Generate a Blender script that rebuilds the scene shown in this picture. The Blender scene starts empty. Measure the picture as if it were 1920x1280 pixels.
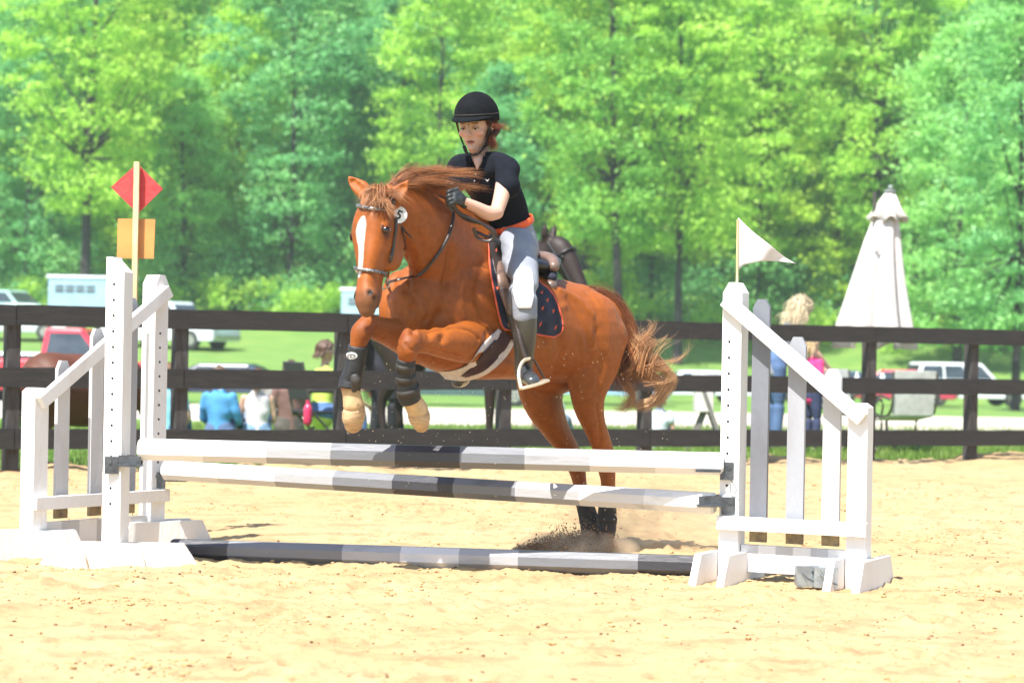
import bpy, bmesh, math, random
import numpy as np
from mathutils import Vector, Matrix, Quaternion
from mathutils.bvhtree import BVHTree

random.seed(7); np.random.seed(7)
SC = bpy.context.scene
COL = SC.collection
R = math.radians
HAZE = 0.0005                                   # density of the summer air

# ------------------------------------------------------------------ camera
FPX, CX, CY, HZ = 4000.0, 960.0, 665.0, 1.07      # focal (px of the 1920 wide photo), principal point, eye height
ROLL = R(1.0)
cam_data = bpy.data.cameras.new('camera')
cam_data.sensor_width = 36.0
cam_data.lens = 36.0 * FPX / 1920.0
cam_data.shift_y = 25.0 / 1920.0
cam_data.clip_start = 0.5
cam_data.clip_end = 1500
cam_data.dof.use_dof = True
cam_data.dof.focus_distance = 10.7
cam_data.dof.aperture_fstop = 2.8
cam = bpy.data.objects.new('camera', cam_data)
COL.objects.link(cam)
cam.matrix_world = Matrix.Translation((0, 0, HZ)) @ Matrix.Rotation(R(90), 4, 'X') @ Matrix.Rotation(ROLL, 4, 'Z')
SC.camera = cam

# ------------------------------------------------------------------ light
SUN_TRAVEL = Vector((0.048, 0.076, -0.150)).normalized()
to_sun = -SUN_TRAVEL
sun_el = math.asin(to_sun.z)
sun_rot = math.atan2(to_sun.x, to_sun.y)
world = bpy.data.worlds.new('World')
SC.world = world
world.use_nodes = True
wn = world.node_tree.nodes; wl = world.node_tree.links
wn.clear()
w_out = wn.new('ShaderNodeOutputWorld'); w_bg = wn.new('ShaderNodeBackground'); w_sky = wn.new('ShaderNodeTexSky')
w_sky.sky_type = 'NISHITA'; w_sky.sun_disc = False
w_sky.sun_elevation = sun_el; w_sky.sun_rotation = sun_rot
w_bg.inputs['Strength'].default_value = 0.115
wl.new(w_sky.outputs[0], w_bg.inputs[0]); wl.new(w_bg.outputs[0], w_out.inputs[0])
sun_d = bpy.data.lights.new('sun', 'SUN')
sun_d.energy = 5.0; sun_d.angle = R(0.53); sun_d.color = (1.0, 0.955, 0.88)
sun = bpy.data.objects.new('sun', sun_d)
COL.objects.link(sun)
sun.location = (0, 0, 60)
sun.rotation_euler = SUN_TRAVEL.to_track_quat('-Z', 'Y').to_euler()

vs = SC.view_settings
vs.view_transform = 'Standard'; vs.look = 'None'; vs.gamma = 1.0; vs.use_curve_mapping = False
vs.exposure = 1.24
SC.cycles.max_bounces = 8
SC.cycles.transparent_max_bounces = 16
SC.cycles.volume_bounces = 1
SC.cycles.volume_step_rate = 4.0

# ------------------------------------------------------------------ pixel -> world
def P(px, py, D):
    """point at distance D along +Y seen at photo pixel (px, py)"""
    u, v = px - CX, py - CY
    c, s = math.cos(ROLL), math.sin(ROLL)
    uu = u * c + v * s; vv = v * c - u * s
    return Vector((uu / FPX * D, D, HZ - vv / FPX * D))
def G(px, D, z=0.0):
    """point on height z, distance D, in the column of pixel px (at horizon)"""
    return Vector(((px - CX) / FPX * D, D, z))

# ------------------------------------------------------------------ tagging
def tag(o, label=None, cat=None, group=None, kind=None):
    if label: o['label'] = label
    if cat: o['category'] = cat
    if group: o['group'] = group
    if kind: o['kind'] = kind
    return o
def empty(name, loc=(0, 0, 0), rz=0.0, label=None, cat=None, group=None):
    o = bpy.data.objects.new(name, None); COL.objects.link(o)
    o.location = loc; o.rotation_euler = (0, 0, rz); o.empty_display_size = 0.1
    return tag(o, label, cat, group)
def wmat(o):
    m = Matrix.Translation(o.location) @ o.rotation_euler.to_matrix().to_4x4()
    return m if o.parent is None else wmat(o.parent) @ o.matrix_parent_inverse @ m
def link(name, me, parent=None, world_space=True):
    o = bpy.data.objects.new(name, me); COL.objects.link(o)
    if parent is not None:
        o.parent = parent
        if world_space:
            o.matrix_parent_inverse = wmat(parent).inverted()
    return o
def copy_tree(o, parent=None):
    c = o.copy(); COL.objects.link(c)
    if parent is not None: c.parent = parent; c.matrix_parent_inverse = o.matrix_parent_inverse.copy()
    for ch in list(o.children): copy_tree(ch, c)
    return c

# ------------------------------------------------------------------ materials
def mat(name, col, rough=0.6, col2=None, scale=8.0, amt=0.5, bump=0.0, bscale=None, metal=0.0, spec=0.5,
        sheen=0.0, attr=None, coord='Object', stretch=None, rvar=0.0, trans=0.0, detail=5.0, lo=0.35, hi=0.65, emit=None):
    m = bpy.data.materials.new(name); m.use_nodes = True
    nt = m.node_tree; n = nt.nodes; l = nt.links
    b = n['Principled BSDF']
    b.inputs['Roughness'].default_value = rough
    b.inputs['Metallic'].default_value = metal
    b.inputs['Specular IOR Level'].default_value = spec
    if sheen:
        b.inputs['Sheen Weight'].default_value = sheen
    tc = n.new('ShaderNodeTexCoord'); mp = n.new('ShaderNodeMapping')
    l.new(tc.outputs[coord], mp.inputs[0])
    if stretch: mp.inputs['Scale'].default_value = stretch
    base = None
    if attr:
        a = n.new('ShaderNodeAttribute'); a.attribute_name = attr; base = a.outputs['Color']
    nz = n.new('ShaderNodeTexNoise'); nz.inputs['Scale'].default_value = scale; nz.inputs['Detail'].default_value = detail
    l.new(mp.outputs[0], nz.inputs['Vector'])
    if col2 is None: col2 = tuple(c * (1 - amt * 0.5) for c in col[:3])
    rp = n.new('ShaderNodeMapRange'); rp.inputs['From Min'].default_value = lo; rp.inputs['From Max'].default_value = hi
    l.new(nz.outputs['Fac'], rp.inputs['Value'])
    mx = n.new('ShaderNodeMix'); mx.data_type = 'RGBA'
    l.new(rp.outputs[0], mx.inputs['Factor'])
    if base is not None:
        mul = n.new('ShaderNodeMix'); mul.data_type = 'RGBA'; mul.blend_type = 'MULTIPLY'; mul.inputs['Factor'].default_value = 1.0
        l.new(base, mul.inputs['A'])
        mx.inputs['A'].default_value = (1, 1, 1, 1); k = 1 - amt * 0.5; mx.inputs['B'].default_value = (k, k, k, 1)
        l.new(mx.outputs['Result'], mul.inputs['B'])
        l.new(mul.outputs['Result'], b.inputs['Base Color'])
    else:
        mx.inputs['A'].default_value = (*col[:3], 1); mx.inputs['B'].default_value = (*col2[:3], 1)
        l.new(mx.outputs['Result'], b.inputs['Base Color'])
    if rvar:
        rr = n.new('ShaderNodeMapRange'); rr.inputs['To Min'].default_value = rough - rvar; rr.inputs['To Max'].default_value = rough + rvar
        l.new(nz.outputs['Fac'], rr.inputs['Value']); l.new(rr.outputs[0], b.inputs['Roughness'])
    if bump:
        nb = n.new('ShaderNodeTexNoise'); nb.inputs['Scale'].default_value = bscale or scale * 4; nb.inputs['Detail'].default_value = 4
        l.new(mp.outputs[0], nb.inputs['Vector'])
        bp = n.new('ShaderNodeBump'); bp.inputs['Strength'].default_value = min(1.0, bump); bp.inputs['Distance'].default_value = 0.01
        l.new(nb.outputs['Fac'], bp.inputs['Height']); l.new(bp.outputs[0], b.inputs['Normal'])
    if emit:
        b.inputs['Emission Color'].default_value = (*emit, 1)
        b.inputs['Emission Strength'].default_value = 1
    if trans:
        t = n.new('ShaderNodeBsdfTranslucent'); ms = n.new('ShaderNodeMixShader'); ms.inputs[0].default_value = trans
        src = b.inputs['Base Color'].links[0].from_socket
        l.new(src, t.inputs[0]); l.new(b.outputs[0], ms.inputs[1]); l.new(t.outputs[0], ms.inputs[2])
        l.new(ms.outputs[0], n['Material Output'].inputs['Surface'])
    return m

def leaf_mat(name, c1, c2, c3):
    """foliage: colour varies per object, per leaf (attribute) and over the crown"""
    m = bpy.data.materials.new(name); m.use_nodes = True
    nt = m.node_tree; n = nt.nodes; l = nt.links
    b = n['Principled BSDF']; b.inputs['Roughness'].default_value = 0.5; b.inputs['Specular IOR Level'].default_value = 0.35
    a = n.new('ShaderNodeAttribute'); a.attribute_name = 'leafvar'
    oi = n.new('ShaderNodeObjectInfo')
    tc = n.new('ShaderNodeTexCoord'); nz = n.new('ShaderNodeTexNoise'); nz.inputs['Scale'].default_value = 0.45; nz.inputs['Detail'].default_value = 2
    l.new(tc.outputs['Object'], nz.inputs['Vector'])
    m1 = n.new('ShaderNodeMix'); m1.data_type = 'RGBA'; m1.inputs['A'].default_value = (*c1, 1); m1.inputs['B'].default_value = (*c2, 1)
    l.new(a.outputs['Fac'], m1.inputs['Factor'])
    ad = n.new('ShaderNodeMath'); ad.operation = 'ADD'; l.new(nz.outputs['Fac'], ad.inputs[0])
    sb = n.new('ShaderNodeMath'); sb.operation = 'MULTIPLY_ADD'; sb.inputs[1].default_value = 0.9; sb.inputs[2].default_value = -0.45
    l.new(oi.outputs['Random'], sb.inputs[0]); l.new(sb.outputs[0], ad.inputs[1])
    mr = n.new('ShaderNodeMapRange'); mr.inputs['From Min'].default_value = 0.35; mr.inputs['From Max'].default_value = 0.75
    l.new(ad.outputs[0], mr.inputs['Value'])
    m2 = n.new('ShaderNodeMix'); m2.data_type = 'RGBA'; m2.inputs['B'].default_value = (*c3, 1)
    l.new(m1.outputs['Result'], m2.inputs['A']); l.new(mr.outputs[0], m2.inputs['Factor'])
    l.new(m2.outputs['Result'], b.inputs['Base Color'])
    t = n.new('ShaderNodeBsdfTranslucent'); ms = n.new('ShaderNodeMixShader'); ms.inputs[0].default_value = 0.5
    l.new(m2.outputs['Result'], t.inputs[0]); l.new(b.outputs[0], ms.inputs[1]); l.new(t.outputs[0], ms.inputs[2])
    l.new(ms.outputs[0], n['Material Output'].inputs['Surface'])
    return m

# ------------------------------------------------------------------ mesh builder
def catmull(arr, k):
    """arr (n,m) -> smooth interpolation with k subdivisions"""
    a = np.asarray(arr, float); n = len(a)
    if n < 3 or k <= 1:
        t = np.linspace(0, n - 1, (n - 1) * max(k, 1) + 1)
        return np.stack([np.interp(t, np.arange(n), a[:, j]) for j in range(a.shape[1])], 1)
    ext = np.vstack([2 * a[0] - a[1], a, 2 * a[-1] - a[-2]])
    out = []
    for i in range(n - 1):
        p0, p1, p2, p3 = ext[i], ext[i + 1], ext[i + 2], ext[i + 3]
        for j in range(k):
            t = j / k
            out.append(0.5 * ((2 * p1) + (-p0 + p2) * t + (2 * p0 - 5 * p1 + 4 * p2 - p3) * t * t + (-p0 + 3 * p1 - 3 * p2 + p3) * t ** 3))
    out.append(a[-1])
    return np.array(out)

class MB:
    def __init__(s): s.v = []; s.f = []; s.m = []; s.sm = []
    def add(s, vs, fs, mi=0, smooth=True):
        b = len(s.v); s.v.extend([tuple(p) for p in vs])
        for f in fs:
            s.f.append(tuple(b + i for i in f)); s.m.append(mi); s.sm.append(smooth)
    def box(s, c, size, M=None, mi=0, bevel=0.0):
        """box centred at c; M = 3x3 rotation"""
        hx, hy, hz = [d / 2 for d in size]; c = Vector(c)
        if bevel <= 0:
            pts = [Vector((x, y, z)) for x in (-hx, hx) for y in (-hy, hy) for z in (-hz, hz)]
            fs = [(0, 1, 3, 2), (4, 6, 7, 5), (0, 4, 5, 1), (2, 3, 7, 6), (0, 2, 6, 4), (1, 5, 7, 3)]
        else:
            bm = bmesh.new(); bmesh.ops.create_cube(bm, size=1.0)
            for v in bm.verts: v.co = Vector((v.co.x * 2 * hx, v.co.y * 2 * hy, v.co.z * 2 * hz))
            bmesh.ops.bevel(bm, geom=bm.edges[:], offset=bevel, segments=2, affect='EDGES', profile=0.6)
            bm.verts.index_update()
            pts = [v.co.copy() for v in bm.verts]; fs = [tuple(v.index for v in f.verts) for f in bm.faces]; bm.free()
        if M is not None: pts = [M @ p for p in pts]
        s.add([p + c for p in pts], fs, mi, False)
    def bar(s, a, b, w, t, up=(0, 0, 1), mi=0, bevel=0.0):
        """rectangular bar from a to b; w across (in the direction perpendicular to 'up' and the axis), t along up"""
        a = Vector(a); b = Vector(b); d = b - a; L = d.length; x = d.normalized(); u = Vector(up)
        y = u.cross(x).normalized(); z = x.cross(y)
        M = Matrix((x, y, z)).transposed()
        s.box((a + b) / 2, (L, w, t), M, mi, bevel)
    def prism(s, poly, a_axis, b_axis, origin, depth_vec, mi=0):
        """extrude polygon [(a,b)] in plane (a_axis,b_axis) by depth_vec"""
        A = Vector(a_axis); B = Vector(b_axis); O = Vector(origin); D = Vector(depth_vec)
        n = len(poly)
        p0 = [O + A * a + B * b for a, b in poly]; p1 = [p + D for p in p0]
        fs = [tuple(range(n)), tuple(range(2 * n - 1, n - 1, -1))] + [(i, i + n, (i + 1) % n + n, (i + 1) % n) for i in range(n)]
        s.add(p0 + p1, fs, mi, False)
    def loft(s, pts, rad, up=(0, 0, 1), n=16, k=4, mi=0, cap=True, power=2.0, smooth=True, ups=None):
        """pts: centres; rad: per point (a,b): a across, b along up"""
        pts = np.array([tuple(p) for p in pts]); rad = np.array([(r, r) if np.isscalar(r) else tuple(r) for r in rad], float)
        arr = np.hstack([pts, rad])
        if ups is not None: arr = np.hstack([arr, np.array([tuple(u) for u in ups])])
        A = catmull(arr, k)
        C = A[:, :3]; Rr = np.maximum(A[:, 3:5], 1e-4)
        T = np.gradient(C, axis=0); T /= np.linalg.norm(T, axis=1)[:, None] + 1e-12
        U = A[:, 5:8] if ups is not None else np.tile(np.array(tuple(up), float), (len(C), 1))
        rings = []
        rows = [(C[i], T[i], U[i], Rr[i][0], Rr[i][1]) for i in range(len(C))]
        if cap:
            def capr(i, sgn):
                out = []
                r = min(Rr[i])
                for ph in (80, 60, 35, 15):
                    p = R(ph); out.append((C[i] + T[i] * sgn * r * math.sin(p), T[i], U[i], Rr[i][0] * math.cos(p), Rr[i][1] * math.cos(p)))
                return out
            rows = capr(0, -1) + rows + capr(-1, 1)[::-1]
        th = np.linspace(0, 2 * math.pi, n, endpoint=False)
        ct, st = np.cos(th), np.sin(th)
        if power != 2.0:
            e = 2.0 / power
            ct = np.sign(ct) * np.abs(ct) ** e; st = np.sign(st) * np.abs(st) ** e
        vs = []
        for c, t, u, a, b in rows:
            y = np.cross(u, t); ny = np.linalg.norm(y)
            if ny < 1e-5: y = np.cross((0.3, 0.9, 0.1), t); ny = np.linalg.norm(y)
            y = y / ny; z = np.cross(t, y)
            for j in range(n): vs.append(c + y * a * ct[j] + z * b * st[j])
        fs = []
        m = len(rows)
        for i in range(m - 1):
            for j in range(n):
                j2 = (j + 1) % n
                fs.append((i * n + j, i * n + j2, (i + 1) * n + j2, (i + 1) * n + j))
        fs.append(tuple(range(n - 1, -1, -1))); fs.append(tuple((m - 1) * n + j for j in range(n)))
        s.add(vs, fs, mi, smooth)
    def tube(s, pts, r, n=8, k=3, mi=0, smooth=True, up=(0.1, 0.2, 0.97)):
        rr = r if hasattr(r, '__len__') else [r] * len(pts)
        s.loft(pts, [(q, q) for q in rr], up=up, n=n, k=k, mi=mi, smooth=smooth)
    def ell(s, c, r, M=None, n=16, m=10, mi=0):
        c = Vector(c); vs = []; fs = []
        for i in range(m + 1):
            ph = math.pi * i / m
            for j in range(n):
                th = 2 * math.pi * j / n
                p = Vector((r[0] * math.sin(ph) * math.cos(th), r[1] * math.sin(ph) * math.sin(th), r[2] * math.cos(ph)))
                if M is not None: p = M @ p
                vs.append(c + p)
        for i in range(m):
            for j in range(n):
                j2 = (j + 1) % n
                fs.append((i * n + j, (i + 1) * n + j, (i + 1) * n + j2, i * n + j2))
        s.add(vs, fs, mi, True)
    def cyl(s, a, b, r, n=16, mi=0, r2=None, smooth=True):
        a = Vector(a); b = Vector(b); d = (b - a).normalized()
        u = Vector((0, 0, 1)) if abs(d.z) < 0.9 else Vector((1, 0, 0))
        x = u.cross(d).normalized(); y = d.cross(x); r2 = r if r2 is None else r2
        vs = [a + (x * math.cos(t) + y * math.sin(t)) * r for t in [2 * math.pi * j / n for j in range(n)]]
        vs += [b + (x * math.cos(t) + y * math.sin(t)) * r2 for t in [2 * math.pi * j / n for j in range(n)]]
        sm = [(j, (j + 1) % n, (j + 1) % n + n, j + n) for j in range(n)]
        s.add(vs, sm, mi, smooth)
        s.add(vs[:n], [tuple(range(n - 1, -1, -1))], mi, False); s.add(vs[n:], [tuple(range(n))], mi, False)
    def mesh(s, name, mats):
        me = bpy.data.meshes.new(name)
        me.from_pydata([tuple(map(float, p)) for p in s.v], [], s.f)
        for m in (mats if isinstance(mats, (list, tuple)) else [mats]): me.materials.append(m)
        me.polygons.foreach_set('material_index', s.m); me.polygons.foreach_set('use_smooth', s.sm)
        me.update()
        return me
    def build(s, name, mats, parent=None, world_space=True):
        return link(name, s.mesh(name, mats), parent, world_space)

def fuse(mb, voxel, smooth_it=4, fac=0.5):
    """blend overlapping closed pieces into one continuous skin"""
    me = mb.mesh('tmp', [])
    o = bpy.data.objects.new('tmp', me); COL.objects.link(o)
    rm = o.modifiers.new('r', 'REMESH'); rm.mode = 'VOXEL'; rm.voxel_size = voxel; rm.use_smooth_shade = True
    sm = o.modifiers.new('s', 'SMOOTH'); sm.factor = fac; sm.iterations = smooth_it
    dg = bpy.context.evaluated_depsgraph_get()
    out = bpy.data.meshes.new_from_object(o.evaluated_get(dg))
    bpy.data.objects.remove(o); bpy.data.meshes.remove(me)
    out.materials.clear()
    return out
def get_co(me):
    a = np.empty(len(me.vertices) * 3); me.vertices.foreach_get('co', a); return a.reshape(-1, 3)
def set_co(me, a): me.vertices.foreach_set('co', a.ravel()); me.update()
def set_color(me, rgb, name='tint'):
    at = me.color_attributes.new(name, 'FLOAT_COLOR', 'POINT')
    c = np.ones((len(me.vertices), 4)); c[:, :3] = rgb
    at.data.foreach_set('color', c.ravel())
def bvh_of(me):
    co = [v.co for v in me.vertices]
    return BVHTree.FromPolygons(co, [tuple(p.vertices) for p in me.polygons])
EYE = Vector((0, 0, HZ))
def cast(bvh, px, py, off=0.0, fallback=None):
    p = P(px, py, 10.0); d = (p - EYE).normalized()
    loc, nor, idx, dist = bvh.ray_cast(EYE, d)
    if loc is None:
        if fallback is None: return None, None
        near, nor, idx, dist = bvh.find_nearest(P(px, py, fallback))
        return P(px, py, near.y), (nor if nor.dot(-d) > 0 else nor)
    return loc + nor * off, nor

# smooth value noise on numpy arrays
_NG = {}
def vnoise(x, y, seed=0):
    if seed not in _NG:
        _NG[seed] = np.random.RandomState(seed + 100).rand(257, 257)
    g = _NG[seed]; g[256, :] = g[0, :]; g[:, 256] = g[:, 0]
    xi = np.floor(x).astype(int); yi = np.floor(y).astype(int)
    fx = x - xi; fy = y - yi; fx = fx * fx * (3 - 2 * fx); fy = fy * fy * (3 - 2 * fy)
    xi %= 256; yi %= 256
    return (g[xi, yi] * (1 - fx) + g[xi + 1, yi] * fx) * (1 - fy) + (g[xi, yi + 1] * (1 - fx) + g[xi + 1, yi + 1] * fx) * fy

def grid_mesh(name, X, Y, Z, m, smooth=True):
    """X,Y,Z (r,c) arrays"""
    r, c = X.shape
    me = bpy.data.meshes.new(name)
    me.vertices.add(r * c); me.vertices.foreach_set('co', np.stack([X, Y, Z], -1).ravel())
    i = np.arange(r * c).reshape(r, c)
    q = np.stack([i[:-1, :-1], i[:-1, 1:], i[1:, 1:], i[1:, :-1]], -1).reshape(-1, 4)
    me.loops.add(q.size); me.loops.foreach_set('vertex_index', q.ravel())
    me.polygons.add(len(q)); me.polygons.foreach_set('loop_start', np.arange(len(q)) * 4); me.polygons.foreach_set('loop_total', np.full(len(q), 4))
    me.polygons.foreach_set('use_smooth', np.full(len(q), smooth))
    me.update(calc_edges=True); me.materials.append(m)
    return me
def quads_mesh(name, V, m, attr=None):
    """V (n,4,3) independent quads"""
    n = len(V); me = bpy.data.meshes.new(name)
    me.vertices.add(n * 4); me.vertices.foreach_set('co', V.ravel())
    me.loops.add(n * 4); me.loops.foreach_set('vertex_index', np.arange(n * 4))
    me.polygons.add(n); me.polygons.foreach_set('loop_start', np.arange(n) * 4); me.polygons.foreach_set('loop_total', np.full(n, 4))
    me.update(calc_edges=True); me.materials.append(m)
    if attr is not None:
        at = me.attributes.new('leafvar', 'FLOAT', 'POINT'); at.data.foreach_set('value', np.repeat(attr, 4))
    return me

# ------------------------------------------------------------------ palette
M_white = mat('white_paint', (0.74, 0.73, 0.72), 0.5, (0.64, 0.60, 0.56), 5, bump=0.25, bscale=60, stretch=(1, 1, 0.3), lo=0.5, hi=0.8)
M_white_dirty = mat('white_paint_sandy', (0.76, 0.72, 0.66), 0.65, (0.56, 0.40, 0.25), 9, bump=0.3, bscale=50, lo=0.52, hi=0.75)
M_g1 = mat('light_grey_paint', (0.52, 0.52, 0.53), 0.5, (0.42, 0.41, 0.40), 7, bump=0.25, bscale=70, stretch=(1, 1, .3), lo=.45, hi=.8)
M_g2 = mat('mid_grey_paint', (0.30, 0.31, 0.34), 0.5, (0.24, 0.24, 0.25), 7, bump=0.25, bscale=70, stretch=(1, 1, .3), lo=.45, hi=.8)
M_g3 = mat('dark_grey_paint', (0.155, 0.165, 0.19), 0.5, (0.12, 0.12, 0.13), 7, bump=0.25, bscale=70, stretch=(1, 1, .3), lo=.45, hi=.8)
M_rawwood = mat('raw_wood_end', (0.30, 0.22, 0.11), 0.8, (0.16, 0.12, 0.07), 22, bump=0.4)
M_pole = [mat('pole_band_%s' % nm, c, 0.38, tuple(q * 0.72 for q in c), 14, bump=0.2, bscale=55, stretch=(0.25, 1, 1), lo=.58, hi=.74)
          for nm, c in (('white', (0.74, 0.73, 0.71)), ('pale', (0.60, 0.58, 0.57)), ('light_grey', (0.34, 0.34, 0.35)), ('slate', (0.155, 0.16, 0.175)), ('charcoal', (0.035, 0.036, 0.045)))]
M_steel = mat('galvanised_steel', (0.14, 0.15, 0.165), 0.42, (0.07, 0.075, 0.085), 18, metal=0.75, bump=0.2)
M_steel2 = mat('bright_zinc', (0.42, 0.47, 0.50), 0.38, (0.28, 0.31, 0.34), 18, metal=0.8, bump=0.2)
M_black = mat('black_hole', (0.008, 0.008, 0.008), 0.9)
M_fence = mat('creosoted_board', (0.0095, 0.0082, 0.0080), 0.8, (0.026, 0.022, 0.020), 5, bump=0.7, bscale=26, stretch=(1.2, 1.2, 9), lo=.4, hi=.75, rvar=0.12)
M_post = mat('weathered_post', (0.055, 0.052, 0.052), 0.8, (0.030, 0.022, 0.018), 6, bump=0.5, bscale=30, stretch=(5, 5, 0.8))
M_pine = mat('bare_pine', (0.66, 0.52, 0.30), 0.55, (0.50, 0.36, 0.18), 10, bump=0.2, stretch=(3, 3, .6))
M_red = mat('red_sign_board', (0.62, 0.045, 0.045), 0.55, (0.45, 0.03, 0.035), 16, bump=0.5, bscale=22, lo=.5, hi=.7)
M_orange = mat('orange_sign_board', (0.66, 0.27, 0.075), 0.5, (0.56, 0.22, 0.06), 8, stretch=(.3, 1, 1))
M_cloth = mat('flag_cloth', (0.80, 0.76, 0.75), 0.8, (0.72, 0.66, 0.64), 5, trans=0.3)
# ================================================================== terrain
def smooth(t): t = np.clip(t, 0, 1); return t * t * (3 - 2 * t)
def terrain(x, y):
    x = np.asarray(x, float); y = np.asarray(y, float)
    z = -0.0105 * np.clip(y - 27, 0, 58)
    r = x / np.maximum(y, 1)
    w = smooth((r + 0.17) / 0.30)                      # 0 left .. 1 right
    s0 = 56 + 27 * w                                    # where the field starts rising
    t = np.clip(y - s0, 0, None)
    rise = (0.068 + 0.085 * w) * t
    z = z + np.where(y > s0, rise - 0.00 * t, 0)
    h = np.clip(y - 122, 0, None)
    z = z + 0.26 * np.minimum(h, 90) * smooth(h / 12)
    return z
def tz(x, y): return float(terrain(x, y))
def fence_y(x): return 17.05 + 0.622 * (x + 4.0)

M_grass = mat('mown_grass', (0.085, 0.185, 0.026), 0.9, (0.14, 0.225, 0.04), 0.9, bump=0.8, bscale=14, lo=.35, hi=.7, coord='Object', detail=8)
M_grassblade = mat('grass_blade', (0.12, 0.24, 0.03), 0.6, (0.22, 0.28, 0.07), 1.2, trans=0.4)
M_gravel = mat('pale_gravel', (0.52, 0.47, 0.40), 0.9, (0.40, 0.35, 0.28), 3.0, bump=0.8, bscale=40)
xs = np.concatenate([np.linspace(-112, -60, 8), np.linspace(-55, 55, 150), np.linspace(60, 112, 8)])
ys = np.concatenate([np.linspace(-28, 16, 10), np.linspace(17, 60, 120), np.linspace(60.5, 130, 110), np.linspace(132, 250, 50)])
X, Y = np.meshgrid(xs, ys)
Z = terrain(X, Y) + (vnoise(X * .35, Y * .35, 3) - .5) * .10 * smooth((Y - 24) / 20) + (vnoise(X * 1.7, Y * 1.7, 4) - .5) * .03
inside = Y < (17.05 + 0.622 * (X + 4.0) + 0.15)
Z = np.where(inside, -0.16, Z)
g = link('grass_field', grid_mesh('grass_field', X, Y, Z, M_grass)); tag(g, 'mown green grass field rising to the trees', kind='structure')

# gravel drive
gx = np.linspace(-70, 90, 320); gv = np.linspace(0, 1, 26)
GX, GV = np.meshgrid(gx, gv)
wob = (vnoise(gx * .3, gx * 0 + 2, 5) - .5) * 1.6
near = 33.5 + 0.10 * (gx) + wob; far = 50.0 + 0.10 * gx + wob * .6
GY = near + (far - near) * GV
GZ = terrain(GX, GY) + 0.09 - 0.08 * (np.abs(GV - .5) * 2) ** 4 + (vnoise(GX * 4, GY * 4, 6) - .5) * .012
g = link('gravel_drive', grid_mesh('gravel_drive', GX, GY, GZ, M_gravel)); tag(g, 'pale gravel drive behind the fence', kind='structure')

# sand arena: one displaced sheet, fine near the camera
def sand_material():
    m = bpy.data.materials.new('arena_sand'); m.use_nodes = True
    nt = m.node_tree; n = nt.nodes; l = nt.links; b = n['Principled BSDF']
    b.inputs['Roughness'].default_value = 0.95; b.inputs['Specular IOR Level'].default_value = 0.15
    tc = n.new('ShaderNodeTexCoord')
    def noise(sc, det=5, rough=.6, st=(1, 1, 1)):
        mp = n.new('ShaderNodeMapping'); mp.inputs['Scale'].default_value = st; l.new(tc.outputs['Object'], mp.inputs[0])
        q = n.new('ShaderNodeTexNoise'); q.inputs['Scale'].default_value = sc; q.inputs['Detail'].default_value = det; q.inputs['Roughness'].default_value = rough
        l.new(mp.outputs[0], q.inputs[0]); return q.outputs['Fac']
    def rng(s, a, c, x=0., y=1.):
        q = n.new('ShaderNodeMapRange'); q.inputs[1].default_value = a; q.inputs[2].default_value = c; q.inputs[3].default_value = x; q.inputs[4].default_value = y
        l.new(s, q.inputs[0]); return q.outputs[0]
    def mix(f, a, c, blend='MIX'):
        q = n.new('ShaderNodeMix'); q.data_type = 'RGBA'; q.blend_type = blend
        if isinstance(f, float): q.inputs['Factor'].default_value = f
        else: l.new(f, q.inputs['Factor'])
        for s, k in ((a, 'A'), (c, 'B')):
            if isinstance(s, tuple): q.inputs[k].default_value = (*s, 1)
            else: l.new(s, q.inputs[k])
        return q.outputs['Result']
    big = noise(0.45, 3)
    mid = noise(3.2, 7, .68, (.8, 1.3, 1))
    c = mix(rng(big, .38, .66), (0.405, 0.303, 0.166), (0.385, 0.273, 0.138))
    c = mix(rng(mid, .47, .70), c, (0.315, 0.180, 0.090))
    fine = noise(26, 4, .7)
    c = mix(rng(fine, .57, .76), c, (0.27, 0.145, 0.065))
    vf = noise(120, 3, .6)
    c = mix(rng(vf, .60, .76, 0, .6), c, (0.24, 0.13, 0.06))
    l.new(c, b.inputs['Base Color'])
    bp = n.new('ShaderNodeBump'); bp.inputs['Strength'].default_value = 0.55; bp.inputs['Distance'].default_value = 0.012
    l.new(noise(55, 6, .7), bp.inputs['Height']); l.new(bp.outputs[0], b.inputs['Normal'])
    return m
M_sand = sand_material()
ncol, nrow = 560, 640
sg = np.linspace(-1, 1, ncol); sx = np.sign(sg) * (np.abs(sg) * 5.5 + np.abs(sg) ** 6 * 22)
vv_ = np.linspace(0, 1, nrow); vy = vv_ ** 1.35
SX, VY = np.meshgrid(sx, vy)
Y0 = 4.5; YF = fence_y(SX) + 0.32 + (vnoise(SX * 1.6, SX * 0 + 9, 8) - .5) * .5
YF = np.maximum(YF, 6.0)
SY = Y0 + (YF - Y0) * VY
def sand_h(x, y, yf):
    h = (vnoise(x * .8, y * .8, 11) - .5) * .022 + (vnoise(x * 2.6 + 7, y * 2.6, 12) - .5) * .013
    a = smooth((vnoise(x * .55 + 31, y * .55, 19) - .40) / .25)
    h = h + a * ((vnoise(x * 8, y * 6, 13) - .5) * .018 + (vnoise(x * 19, y * 16, 14) - .5) * .022) + (vnoise(x * 42, y * 36, 15) - .5) * .013
    e = np.clip(1 - (yf - y) / 1.1, 0, 1)
    berm = e ** 1.5 * (.055 + .10 * (vnoise(x * 2.2, y * 1.5, 16) - .25) + .05 * vnoise(x * 7, y * 6, 17))
    return h + berm * (y < yf + .01) - smooth((y - (yf - .12)) / .12) * .12
SZ = sand_h(SX, SY, YF)
rs = np.random.RandomState(5)
cx_, cy_ = [], []
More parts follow.
